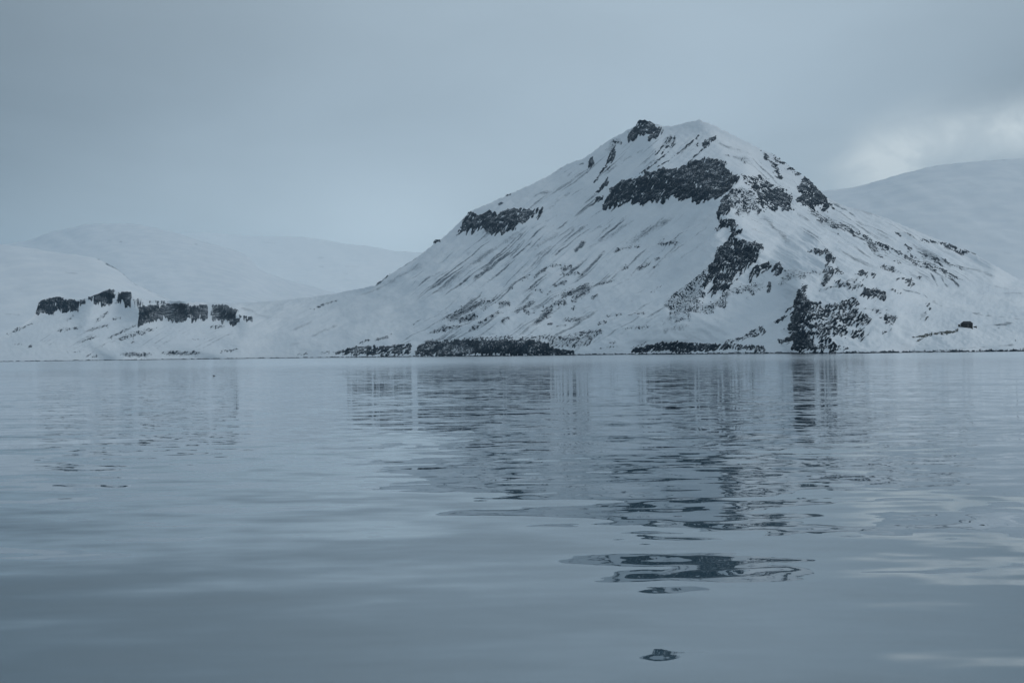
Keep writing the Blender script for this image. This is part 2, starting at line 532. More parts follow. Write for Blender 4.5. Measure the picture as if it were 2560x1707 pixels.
def normals(P):
    du = np.gradient(P, axis=1); dv = np.gradient(P, axis=0)
    n = np.cross(dv, du)
    n /= np.linalg.norm(n, axis=-1, keepdims=True) + 1e-12
    s = np.sign(-(n * P).sum(-1, keepdims=True)); s[s == 0] = 1
    return n * s                                # towards the viewer's side


# ------------------------------------------------------------------ rock outcrops: where they are
# (part, polygon, cover, height m, soft edge px, grain)   cover: about 1 full, 0 half, -1 sparse
REG = []


def reg(part, pts, cover=0.7, hgt=2.5, soft=7, grain='v'):
    REG.append((part, np.array(pts, float), cover, hgt, soft, grain))


STR = []   # strokes (x0,y0,x1,y1,half width px, strength, kind)


def stroke(conv, x0, y0, x1, y1, w, k, kind='soft'):
    (a, b), (c, d) = conv([(x0, y0), (x1, y1)])
    STR.append((a, b, c, d, w, k, kind))


# mountain: bands of cliff
reg('cliff_west', A_([(170, 1240), (250, 1060), (300, 1020), (370, 1050), (480, 1005), (560, 1030), (640, 990), (720, 1000), (860, 990), (940, 1005), (1005, 985), (1000, 1020), (880, 1095), (740, 1180), (600, 1230), (500, 1235), (450, 1200), (370, 1190), (290, 1220), (230, 1250)]), 0.85, 3, 6, 's')
reg('cliff_upper', A_([(1585, 1005), (1600, 930), (1680, 830), (1660, 790), (1760, 740), (1850, 700), (1990, 670), (2010, 630), (2130, 630), (2190, 600)])
    + B_([(340, 600), (460, 560), (490, 530), (640, 495), (720, 500), (800, 510), (830, 540), (830, 590), (900, 650), (1000, 690), (930, 730), (900, 800), (870, 840), (790, 860), (720, 890), (690, 900), (620, 910), (560, 940), (520, 910), (420, 905), (370, 890), (365, 825), (320, 870), (260, 920), (190, 935), (100, 925), (20, 950)])
    + A_([(1900, 960), (1860, 905), (1740, 970), (1620, 1000)]), 0.95, 3.2, 6, 's')
reg('cliff_upper', A_([(1740, 800), (1900, 760), (2000, 690), (2300, 620), (2352, 620), (2352, 860), (2250, 880), (2000, 930), (1900, 890), (1750, 920)]), 0.3, 3.4, 9, 's')
reg('summit_crag', A_([(1850, 325), (1840, 240), (1925, 190), (1945, 125), (2010, 115), (2060, 140), (2110, 165), (2130, 205), (2170, 180), (2190, 230), (2120, 290), (2060, 315), (2040, 260), (1940, 280), (1900, 310)]), 0.9, 2.5, 5, 's')
for p in ([(1430, 640), (1460, 520), (1505, 470), (1505, 540), (1470, 610)],
          [(1505, 715), (1560, 650), (1620, 560), (1640, 490), (1690, 400), (1725, 370), (1710, 490), (1690, 540), (1620, 620), (1560, 670)],
          [(1530, 850), (1600, 720), (1640, 680), (1645, 760), (1570, 840)],
          [(1490, 965), (1540, 880), (1610, 840), (1600, 890), (1530, 935)]):
    reg('crag_gully', A_(p), 0.6, 2, 4, 's')
reg('crag_gully', A_([(1670, 320), (1760, 290), (1800, 350), (1740, 370), (1700, 420), (1660, 470), (1620, 420)]), -0.5, 1.5, 8, 'f')
reg('crag_ridge', B_([(140, 460), (250, 290), (300, 260), (370, 310), (330, 370), (230, 420)]), 0.0, 2, 6, 's')
reg('crag_ridge', B_([(600, 400), (640, 310), (740, 280), (750, 310), (680, 350), (650, 400)]), 0.5, 2, 4, 's')
for a in ((610, 250, 340, 470, 2.2, 0.55), (280, 430, 0, 650, 3.0, 0.75), (200, 500, 60, 610, 2.5, 0.9), (700, 330, 480, 530, 2.5, 0.6), (320, 480, 160, 590, 2.5, 0.6), (470, 360, 440, 390, 3, 0.9), (560, 350, 560, 370, 3, 0.9)):
    stroke(B_, *a[:4], a[4], a[5], 'rock')
reg('cliff_east', B_([(1000, 650), (1080, 680), (1200, 680), (1330, 760), (1480, 850), (1475, 970), (1390, 970), (1300, 1000), (1220, 950), (1210, 1030), (1180, 1000), (1130, 850), (1060, 740)]), 0.40, 2.2, 9, 'r')
reg('cliff_east', B_([(1230, 830), (1330, 790), (1480, 860), (1475, 970), (1390, 965), (1300, 985), (1250, 930)]), 0.95, 2.4, 8, 'f')
reg('cliff_east', B_([(880, 800), (1000, 760), (1130, 860), (1180, 1000), (1200, 1030), (1000, 1040), (860, 980)]), -0.05, 1.2, 9, 'f')
reg('cliff_east', B_([(1180, 420), (1290, 460), (1380, 500), (1400, 560), (1340, 560), (1400, 680), (1480, 830), (1440, 780), (1340, 660), (1240, 520)]), 0.25, 1.4, 7, 'r')
reg('cliff_east', B_([(820, 460), (1050, 470), (1130, 540), (1100, 560), (900, 500)]), -0.65, 1.2, 10, 'f')
reg('cliff_east', B_([(1530, 900), (1570, 860), (1560, 760), (1600, 680), (1680, 700), (1770, 820), (1835, 905), (1855, 1020), (1800, 980), (1700, 970), (1620, 970), (1580, 930)]), 0.60, 2.2, 7, 'f')
reg('cliff_east', B_([(1690, 870), (1740, 840), (1790, 850), (1840, 920), (1850, 1010), (1800, 970), (1640, 960), (1640, 910)]), 1.15, 2.5, 6, 'f')
reg('cliff_east', B_([(1380, 470), (1480, 575), (1660, 700), (1640, 730), (1480, 620), (1390, 540)]), 0.35, 1.3, 5, 'f')
reg('cliff_east', B_([(1860, 930), (1880, 940), (1895, 995), (1870, 970)]), 0.95, 1.5, 3, 'f')
# crest and middle bluff
reg('crag_crest', B_([(855, 845), (880, 860), (870, 920), (865, 1000), (830, 1060), (760, 1095), (795, 960), (815, 880)]), 1.30, 2.6, 5, 's')
reg('crag_crest', B_([(740, 1195), (790, 1130), (805, 1095), (920, 1085), (945, 1140), (900, 1170), (850, 1160)]), 0.75, 2.2, 5, 's')
reg('crag_crest', B_([(850, 1240), (900, 1180), (940, 1165), (930, 1195), (890, 1220)]), 0.70, 2, 4, 's')
reg('bluff_middle', B_([(855, 1320), (870, 1250), (920, 1205), (1000, 1180), (1025, 1200), (940, 1235), (900, 1290)]), 1.0, 2.6, 4, 's')
reg('bluff_middle', C_([(690, 720), (760, 560), (850, 350), (960, 210), (990, 130), (1080, 100), (1060, 160), (1130, 200), (1230, 200), (1290, 200), (1380, 230), (1370, 300), (1310, 350), (1290, 420), (1220, 490), (1150, 540), (1080, 590), (1020, 680), (940, 760), (880, 780), (820, 815), (780, 770), (820, 680), (830, 600), (780, 620), (740, 680)]), 0.6, 2.8, 6, 's')
reg('bluff_middle', C_([(690, 718), (760, 560), (850, 350), (960, 210), (1000, 240), (960, 380), (900, 500), (860, 560), (800, 590), (740, 690)]), 1.1, 2.8, 5, 's')
reg('bluff_middle', C_([(1060, 300), (1130, 230), (1260, 230), (1290, 330), (1280, 420), (1180, 480), (1070, 470)]), 0.9, 2.8, 8, 's')
reg('bluff_middle', C_([(1290, 200), (1380, 220), (1380, 290), (1320, 350), (1270, 300)]), -0.2, 1.6, 8, 'f')
reg('crag_bluff', C_([(1215, 570), (1290, 480), (1440, 430), (1465, 480), (1420, 545), (1380, 560), (1340, 560), (1240, 610), (1240, 655), (1220, 620)]), 0.65, 2.2, 5, 's')
reg('crag_bluff', C_([(1470, 520), (1570, 440), (1610, 510), (1540, 580), (1490, 590), (1500, 540)]), 0.75, 2, 4, 's')
reg('crag_bluff', C_([(1405, 700), (1460, 665), (1465, 770), (1430, 765)]), 0.95, 2, 3, 's')
reg('crag_bluff', C_([(1900, 300), (2000, 255), (2110, 270), (2170, 350), (2160, 430), (2110, 430), (2060, 340), (1960, 310)]), 0.60, 2, 6, 's')
reg('crag_bluff', C_([(2010, 650), (2060, 540), (2160, 490), (2245, 460), (2235, 540), (2150, 600), (2060, 670)]), 0.25, 1.8, 6, 's')
reg('scree_middle', C_([(1580, 590), (1610, 520), (1700, 470), (1760, 480), (1900, 500), (2040, 490), (2040, 530), (1860, 560), (1800, 640), (1700, 600), (1640, 700), (1560, 740)]), -0.50, 0.9, 12, 'p')
reg('scree_middle', C_([(250, 890), (400, 730), (770, 490), (690, 720), (740, 790), (680, 870), (720, 890), (860, 840), (960, 740), (1100, 690), (1390, 630), (1340, 740), (1210, 830), (1200, 780), (1060, 770), (1000, 850), (900, 950), (620, 1010), (440, 1090), (330, 1000)]), -0.10, 0.8, 10, 'p')
reg('scree_middle', C_([(220, 1110), (400, 1030), (600, 1020), (520, 1080), (360, 1120)]), -0.35, 0.7, 10, 'p')
reg('scree_middle', C_([(220, 1210), (300, 1150), (500, 1150), (620, 1170), (450, 1210), (300, 1230)]), -0.55, 0.6, 10, 'p')
# front bluff
reg('bluff_front', C_([(1720, 1412), (1712, 1230), (1660, 1180), (1700, 1050), (1690, 1000), (1740, 950), (1700, 930), (1760, 790), (1830, 760), (1850, 800), (1900, 870), (2010, 880), (1960, 950), (1930, 1040), (1850, 1150), (1790, 1190), (1880, 1220), (1990, 1405), (1850, 1400), (1790, 1415)]), 0.77, 2.0, 6, 'd')
reg('bluff_front', C_([(1720, 1412), (1715, 1240), (1800, 1215), (1880, 1230), (1930, 1330), (1980, 1400), (1850, 1400), (1790, 1415)]), 1.72, 2.2, 4, 'd')
reg('bluff_front', C_([(1700, 1150), (1720, 1000), (1760, 900), (1790, 800), (1850, 810), (1850, 900), (1800, 1050), (1760, 1150)]), 1.17, 2.2, 6, 'd')
reg('bluff_front', C_([(1770, 740), (1830, 670), (1900, 690), (1860, 740), (1770, 790)]), 0.52, 1.6, 5, 'd')
reg('bluff_front', C_([(1610, 985), (1700, 880), (1730, 900), (1680, 960)]), 0.42, 1.4, 4, 'd')
reg('bluff_front', D_([(-340, 1190), (-100, 890), (0, 910), (150, 880), (330, 800), (400, 860), (380, 960), (480, 1000), (545, 1050), (480, 1120), (270, 1130), (250, 1240), (60, 1290), (150, 1340), (300, 1400), (100, 1430), (-100, 1420), (-60, 1300)]), 0.22, 1.7, 6, 'd')
reg('crag_front', D_([(410, 790), (450, 715), (600, 715), (690, 780), (690, 860), (640, 870), (570, 835), (490, 825)]), 0.55, 1.8, 5, 'd')
for p, cv in (([(640, 1040), (700, 1000), (800, 1030), (820, 1060), (740, 1165), (660, 1160), (690, 1090)], -0.1), ([(270, 1210), (400, 1155), (500, 1200), (420, 1275), (300, 1245)], 0.1),
              ([(350, 570), (400, 490), (490, 520), (485, 585), (400, 595)], 0.0), ([(520, 550), (575, 555), (560, 595)], 0.4), ([(595, 490), (650, 445), (770, 470), (855, 560), (800, 540), (690, 540)], -0.1),
              ([(800, 645), (880, 620), (960, 620), (980, 600), (1025, 690), (940, 715), (880, 655)], 0.2), ([(1035, 580), (1100, 600), (1060, 610)], 0.0), ([(110, 695), (130, 640), (195, 635), (185, 690)], 0.1),
              ([(-80, 710), (200, 660), (430, 670), (480, 705), (250, 745), (100, 725)], -0.4), ([(150, 545), (225, 530), (200, 565)], 0.5), ([(0, 470), (105, 480), (90, 600), (-20, 640)], 0.15),
              ([(450, 940), (560, 920), (700, 950), (740, 960), (600, 990)], -0.5), ([(270, 640), (400, 560), (400, 640), (330, 680)], -0.3), ([(1145, 905), (1190, 905), (1185, 955), (1150, 945)], 0.7),
              ([(1055, 1060), (1100, 990), (1165, 1010), (1130, 1075)], -0.4), ([(720, 740), (860, 790), (740, 770)], 0.0), ([(660, 1205), (750, 1200), (700, 1230)], 0.0)):
    reg('crag_front', D_(p), cv + 0.2, 1.4, 5, 'd')
# east slope streams of stones
reg('scree_east', D_([(150, -10), (280, 20), (500, 150), (700, 220), (850, 300), (1000, 340), (1200, 450), (1380, 530), (1480, 590), (1555, 665), (1420, 620), (1300, 560), (1100, 470), (900, 380), (700, 270), (560, 310), (450, 220), (320, 130), (200, 60)]), 0.35, 1.0, 8, 'r')
reg('scree_east', D_([(900, 240), (1000, 280), (1100, 310), (1200, 345), (1390, 425), (1560, 490), (1720, 550), (1400, 480), (1150, 405), (980, 305)]), 0.10, 0.8, 7, 'r')
reg('scree_east', D_([(620, 55), (700, 65), (900, 130), (960, 150), (1100, 168), (1250, 180), (1400, 225), (1690, 335), (1500, 300), (1350, 260), (1250, 210), (1030, 175), (900, 150), (700, 85)]), 0.60, 1.0, 4, 'r')
reg('scree_east', B_([(1600, 1000), (1700, 980), (1900, 1080), (2352, 1330), (2352, 1420), (2100, 1260), (1900, 1190), (1800, 1160)]), -0.05, 0.9, 10, 'r')
reg('scree_east', D_([(500, 300), (700, 350), (850, 400), (1000, 470), (850, 450), (780, 400), (600, 350)]), -0.20, 0.7, 8, 'r')
for a in ((1430, 610, 1510, 710, 2.5, 0.9), (1190, 560, 1275, 680, 2.5, 0.8), (1300, 600, 1400, 700, 2.0, 0.6), (1100, 790, 1200, 850, 1.3, 0.7), (870, 740, 1000, 775, 2.5, 0.6), (1000, 775, 1110, 800, 1.2, 0.5), (1200, 850, 1330, 930, 3.5, 0.4),
          (1330, 930, 1600, 985, 1.3, 0.35), (1600, 985, 1900, 1030, 1.6, 0.5), (1900, 1030, 2240, 1065, 1.6, 0.45), (1590, 975, 1760, 995, 1.4, 0.4), (1870, 680, 2100, 735, 2.2, 0.35), (2000, 760, 2240, 785, 3, 0.4), (1700, 730, 1900, 790, 2, 0.2), (1560, 490, 1900, 605, 4, 0.45),
          (1760, 1150, 1900, 1115, 1.5, 0.4), (1900, 1120, 2130, 1108, 3.0, 0.55), (1950, 1150, 1970, 1150, 1.5, 0.9), (1380, 1402, 1600, 1392, 1.6, 0.5), (1600, 1390, 1900, 1372, 1.6, 0.4), (1950, 1370, 2130, 1355, 2.5, 0.5), (2140, 1300, 2145, 1315, 1.6, 1.0),
          (1100, 1400, 1180, 1395, 1.5, 0.5), (880, 1000, 1040, 980, 1.2, 0.4), (100, 160, 300, 260, 3, 0.35), (1820, 290, 1980, 330, 3, 0.25)):
    stroke(D_, *a[:4], a[4], a[5], 'soft')
for a in ((1200, 1060, 1470, 1320, 6, 0.5), (1230, 1000, 1330, 1090, 2, 0.3), (1070, 1180, 1250, 1230, 4, 0.35), (1170, 1070, 1230, 1110, 4, 0.4), (850, 380, 1100, 460, 5, 0.3), (760, 340, 900, 400, 3, 0.45), (900, 400, 1010, 420, 4, 0.35),
          (1860, 900, 2050, 970, 4, 0.35), (2050, 970, 2352, 1060, 7, 0.4), (1850, 900, 2120, 1070, 2.2, 0.6), (2100, 1100, 2280, 1165, 3, 0.5), (1850, 960, 2200, 1190, 2, 0.5)):
    stroke(B_, *a[:4], a[4], a[5], 'soft')
# grass and gravel bank by the hut
reg('gravel_bank', D_([(1000, 1265), (1200, 1215), (1400, 1188), (1530, 1188), (1450, 1212), (1400, 1242), (1200, 1262), (1050, 1295)]), 0.75, 0.25, 4, 'h')
reg('gravel_bank', D_([(1025, 1290), (1060, 1300), (1100, 1350), (1060, 1355)]), 0.30, 0.25, 4, 'h')
# shore cliffs
reg('shore_cliff', N_([(-20, 1165), (150, 1152), (280, 1147), (300, 1150), (560, 1140), (700, 1147), (860, 1137), (1020, 1150), (1060, 1160), (1070, 1195), (1130, 1220), (1230, 1240), (1310, 1255), (1200, 1270), (1040, 1270), (840, 1275), (720, 1275), (600, 1270), (440, 1265), (280, 1265), (150, 1285), (-20, 1282)]), 1.75, 2.4, 4, 'w')
reg('shore_cliff_west', M_([(940, 1255), (1060, 1215), (1160, 1200), (1360, 1190), (1500, 1190), (1670, 1172), (1685, 1270), (1560, 1287), (1330, 1282), (1150, 1292), (1040, 1287)]), 0.50, 2.0, 5, 'd')
reg('shore_cliff_west', M_([(1715, 1275), (1750, 1190), (1820, 1150), (1965, 1150), (1965, 1287), (1820, 1287)]), 0.95, 2.2, 4, 'd')
reg('scree_shore', M_([(1740, 1180), (1860, 1120), (2000, 1125), (2352, 1105), (2352, 1150), (1960, 1155)]), -0.10, 0.8, 6, 'd')
reg('scree_shore', N_([(200, 1150), (400, 1100), (700, 1090), (745, 1130), (500, 1145)]), 0.00, 0.8, 6, 'd')
reg('scree_shore', N_([(760, 1120), (1000, 1085), (1300, 1085), (1470, 1030), (1610, 1035), (1610, 1080), (1500, 1150), (1410, 1210), (1370, 1250), (1300, 1225), (1060, 1190), (1030, 1140)]), -0.15, 0.8, 9, 'd')
reg('shore_cliff_east', C_([(-80, 1390), (-20, 1370), (100, 1350), (250, 1328), (450, 1325), (600, 1328), (740, 1335), (870, 1345), (880, 1405), (800, 1425), (640, 1415), (440, 1445), (330, 1415), (130, 1415), (0, 1440), (-90, 1430)]), 0.90, 2.0, 5, 'd')
reg('shore_cliff_east', C_([(870, 1370), (960, 1350), (1050, 1335), (1200, 1375), (1380, 1365), (1395, 1425), (1200, 1415), (1000, 1405), (880, 1415)]), 0.30, 1.6, 5, 'd')
reg('scree_shore', C_([(890, 1345), (1150, 1250), (1250, 1170), (1380, 1145), (1405, 1200), (1280, 1260), (1100, 1335)]), 0.15, 1.0, 6, 'd')
reg('shore_cliff_east', C_([(1540, 1315), (1640, 1275), (1690, 1230), (1710, 1280), (1650, 1350), (1600, 1362)]), 0.50, 1.4, 5, 'd')
stroke(C_, 1510, 1100, 1640, 1025, 4, 0.8, 'rock')
# scattered stones on the left face
for a in ((920, 530, 1060, 430, 6, 0.8), (1060, 440, 1200, 400, 3, 0.5), (1180, 460, 1300, 410, 9, 0.65), (1140, 490, 1430, 480, 6, 0.45), (760, 570, 900, 490, 5, 0.55), (1100, 605, 1260, 560, 6, 0.75), (670, 640, 720, 610, 4, 0.7),
          (800, 665, 980, 590, 4, 0.5), (900, 645, 1020, 650, 3, 0.5), (60, 970, 460, 730, 10, 0.85), (0, 960, 200, 830, 4, 0.5), (170, 960, 370, 880, 8, 0.8), (370, 800, 600, 690, 5, 0.6), (560, 790, 690, 760, 9, 0.7), (300, 1050, 620, 850, 5, 0.7), (720, 880, 930, 750, 9, 0.7),
          (920, 990, 1120, 810, 7, 0.95), (980, 870, 1240, 740, 9, 0.6), (1100, 800, 1260, 770, 9, 0.55), (1170, 740, 1480, 580, 9, 0.85), (1330, 720, 1480, 620, 12, 0.75), (1290, 780, 1360, 700, 9, 0.6), (1480, 620, 1720, 530, 4, 0.6), (1480, 740, 1560, 700, 5, 0.6), (1290, 850, 1340, 800, 6, 0.5),
          (830, 860, 870, 880, 7, 0.6), (870, 900, 940, 850, 4, 0.5), (1200, 935, 1400, 930, 8, 0.6), (600, 990, 690, 930, 6, 0.75), (0, 1030, 120, 1020, 8, 0.7), (140, 1050, 240, 1000, 5, 0.65), (1920, 450, 2070, 370, 4, 0.75), (2100, 360, 2160, 330, 6, 0.7), (1760, 450, 1850, 390, 6, 0.6), (2070, 430, 2150, 390, 4, 0.5),
          (2120, 200, 2350, 185, 7, 0.55), (1700, 290, 1900, 210, 6, 0.5), (1870, 230, 1960, 200, 5, 0.5), (1050, 690, 1080, 660, 4, 0.6), (1130, 1000, 1250, 990, 3, 0.5), (1060, 975, 1090, 965, 3, 0.8), (1620, 920, 1800, 860, 4, 0.5), (1820, 900, 2030, 860, 5, 0.5),
          (1530, 990, 1700, 940, 5, 0.45), (1520, 1080, 1600, 1050, 7, 0.7), (1780, 1020, 2100, 1010, 5, 0.4), (1300, 1090, 1430, 1050, 4, 0.6), (780, 1110, 1080, 1080, 4, 0.5), (1540, 1230, 1740, 1200, 3, 0.45), (1680, 1170, 1720, 1160, 6, 0.5), (1840, 1230, 2000, 1150, 4, 0.5),
          (2050, 700, 2220, 570, 3, 0.35), (480, 1080, 560, 1070, 3, 0.4), (400, 860, 560, 760, 4, 0.5), (200, 1000, 420, 900, 4, 0.45), (1600, 370, 1640, 370, 2, 0.5), (1390, 360, 1430, 350, 2.5, 0.6)):
    stroke(N_, *a[:4], a[4], a[5], 'stones')
for a in ((1960, 950, 2352, 740, 7, 0.7), (1850, 1070, 2180, 1000, 8, 0.6), (2240, 1050, 2352, 1000, 6, 0.6), (1320, 1140, 1460, 1100, 5, 0.7), (1160, 1175, 1280, 1130, 4, 0.5), (1450, 1080, 1500, 1070, 3, 0.4), (750, 815, 830, 780, 3, 0.8), (640, 840, 760, 825, 2.5, 0.35), (830, 780, 980, 745, 3, 0.5),
          (770, 1270, 960, 1250, 4, 0.45), (550, 1280, 680, 1270, 4, 0.4), (1680, 1000, 1790, 930, 4, 0.35), (1300, 1240, 1500, 1200, 4, 0.4)):
    stroke(M_, *a[:4], a[4], a[5], 'stones')
# thin-snow streaks down the fall line
for a in ((300, 1560, 560, 1350, 7, 0.55), (560, 1350, 860, 1150, 4, 0.4), (590, 1470, 820, 1290, 3, 0.5), (700, 1470, 900, 1310, 2.2, 0.75), (1220, 1270, 1410, 1110, 2.6, 0.6), (1320, 1410, 1430, 1310, 3, 0.8), (1540, 1300, 1820, 1080, 2.8, 0.65), (1500, 1280, 1690, 1110, 1.6, 0.5), (1440, 1240, 1600, 1130, 4, 0.4),
          (880, 1410, 1210, 1190, 6, 0.4), (930, 1480, 1100, 1360, 5, 0.45), (1830, 1330, 2300, 1050, 8, 0.45), (1600, 1300, 1900, 1100, 6, 0.4), (480, 1390, 1210, 1020, 2, 0.35), (1050, 1000, 1310, 800, 4, 0.35), (1240, 670, 1340, 590, 2.5, 0.45), (900, 865, 1090, 810, 4, 0.45), (1280, 1200, 1410, 1130, 3, 0.45), (1440, 1390, 1640, 1270, 6, 0.35),
          (570, 950, 620, 925, 1.8, 0.9), (640, 860, 700, 845, 2.5, 0.85), (1920, 450, 2000, 400, 3, 0.4), (1750, 520, 1900, 470, 6, 0.3), (1600, 640, 1750, 560, 3, 0.3), (2000, 580, 2150, 500, 3, 0.45), (1600, 1000, 1700, 950, 4, 0.25), (1140, 1190, 1260, 1100, 2.4, 0.6), (1360, 560, 1410, 540, 2.5, 0.7)):
    stroke(A_, *a[:4], a[4], a[5], 'soft')
for a in ((180, 600, 300, 510, 2.6, 0.85), (320, 550, 500, 410, 3.0, 0.7), (620, 400, 690, 350, 2.2, 0.6), (0, 660, 500, 250, 8, 0.4), (260, 300, 310, 280, 7, 0.3), (420, 590, 580, 470, 4, 0.3), (0, 380, 180, 300, 4, 0.25)):
    stroke(N_, *a[:4], a[4], a[5], 'soft')
for a in ((1330, 600, 1480, 480, 2.2, 0.95), (1480, 480, 1740, 330, 1.5, 0.6), (1150, 710, 1500, 560, 3.5, 0.4), (1380, 610, 1830, 380, 8, 0.4), (490, 1060, 720, 960, 3, 0.4), (690, 1100, 960, 970, 4, 0.4), (2140, 600, 2260, 510, 2.4, 0.7), (1250, 680, 1380, 620, 2.5, 0.5), (1600, 410, 1700, 350, 2, 0.6), (1400, 890, 1500, 870, 3, 0.25), (1580, 600, 1640, 570, 3, 0.3),
          (600, 1170, 480, 1190, 3, 0.3), (2280, 560, 2352, 500, 3, 0.5), (1780, 740, 1900, 690, 3, 0.3), (130, 870, 330, 920, 3.5, 0.35), (0, 830, 150, 860, 5, 0.4), (330, 920, 520, 935, 2, 0.25)):
    stroke(M_, *a[:4], a[4], a[5], 'soft')
reg('crag_knob', M_([(1890, 200), (1905, 165), (1945, 150), (1960, 165), (1935, 185)]), 1.3, 2.0, 3, 'f')
# headland
reg('headland_cliff_west', L_([(343, 895), (378, 765), (460, 735), (580, 712), (620, 740), (740, 745), (785, 790), (760, 835), (700, 855), (620, 880), (590, 835), (550, 855), (510, 872), (430, 872), (400, 855)]), 1.20, 2.2, 4, 'w')
reg('headland_cliff_west', L_([(740, 765), (830, 728), (835, 775), (760, 785)]), 0.55, 2, 3, 'w')
reg('headland_cliff_west', L_([(865, 755), (870, 720), (905, 710), (905, 750)]), 1.15, 2, 3, 'w')
reg('headland_cliff_middle', L_([(925, 775), (930, 705), (1070, 645), (1112, 650), (1112, 720), (1080, 785), (990, 795), (960, 755)]), 1.55, 2.2, 4, 'w')
reg('headland_cliff_middle', L_([(1130, 775), (1170, 680), (1200, 665), (1275, 668), (1290, 720), (1280, 800), (1220, 815), (1200, 755)]), 1.05, 2.2, 4, 'w')
reg('headland_cliff_middle', L_([(1290, 740), (1400, 740), (1395, 800), (1300, 805)]), 0.05, 1.6, 5, 'w')
reg('headland_cliff_middle', L_([(1460, 755), (1530, 748), (1640, 762), (1600, 775), (1480, 785)]), 0.15, 1.2, 3, 'w')
reg('headland_cliff_east', L_([(1350, 985), (1378, 812), (1550, 798), (1552, 865), (1578, 805), (1680, 783), (1845, 788), (1845, 925), (1790, 945), (1690, 948), (1600, 910), (1570, 935), (1510, 955), (1440, 965)]), 1.55, 2.4, 4, 'w')
reg('headland_cliff_east', L_([(1850, 800), (2030, 788), (2038, 925), (1950, 948), (1890, 955), (1850, 915)]), 0.85, 2.2, 4, 'w')
reg('headland_cliff_east', L_([(2070, 800), (2200, 793), (2320, 850), (2310, 905), (2200, 955), (2080, 932)]), 1.20, 2.2, 4, 'w')
reg('headland_cliff_east', L_([(2220, 890), (2345, 925), (2335, 995), (2240, 975)]), 0.85, 1.8, 4, 'w')
reg('headland_cliff_east', M_([(-10, 890), (130, 905), (115, 955), (30, 955)]), 0.35, 1.6, 4, 'w')
for a in ((70, 1080, 340, 960, 5, 0.5), (650, 960, 730, 890, 5, 0.5), (550, 1050, 800, 1010, 6, 0.5), (820, 1060, 1080, 980, 5, 0.6), (920, 970, 1080, 850, 5, 0.5), (1080, 940, 1200, 910, 5, 0.4), (1040, 1130, 1340, 980, 5, 0.6), (1100, 1150, 1560, 1010, 9, 0.5), (780, 1160, 980, 1090, 3, 0.5),
          (1180, 1275, 1480, 1285, 7, 0.75), (1580, 1262, 1990, 1268, 7, 0.65), (840, 1310, 930, 1240, 2.5, 0.6), (900, 1305, 960, 1290, 5, 0.6), (2050, 1020, 2200, 990, 7, 0.5), (2140, 1260, 2352, 1220, 5, 0.4), (260, 1220, 320, 1180, 2.5, 0.6), (120, 1180, 260, 1175, 3, 0.3), (660, 1260, 820, 1245, 3, 0.35), (1000, 1190, 1040, 1170, 3, 0.4), (1280, 1170, 1330, 1150, 3, 0.5), (1800, 1140, 2100, 1120, 3, 0.3), (2220, 1085, 2300, 1075, 2, 0.3), (1450, 800, 1680, 770, 1.5, 0.4)):
    stroke(L_, *a[:4], a[4], a[5], 'stones')


def seg_dist(px, py, x0, y0, x1, y1):
    dx, dy = x1 - x0, y1 - y0
    t = np.clip(((px - x0) * dx + (py - y0) * dy) / (dx * dx + dy * dy + 1e-9), 0, 1)
    return np.hypot(px - x0 - t * dx, py - y0 - t * dy)


def poly_sd(px, py, poly):
    d = np.full(px.shape, 1e9); ins = np.zeros(px.shape, bool)
    n = len(poly)
    for i in range(n):
        x0, y0 = poly[i]; x1, y1 = poly[(i + 1) % n]
        d = np.minimum(d, seg_dist(px, py, x0, y0, x1, y1))
        if y0 != y1:
            c = ((y0 > py) != (y1 > py)) & (px < (x1 - x0) * (py - y0) / (y1 - y0) + x0)
            ins ^= c
    return np.where(ins, d, -d)


RS = 1.25
RX = np.arange(-60, 2621, RS); RY = np.arange(292, 912, RS)
PX, PY = np.meshgrid(RX, RY)


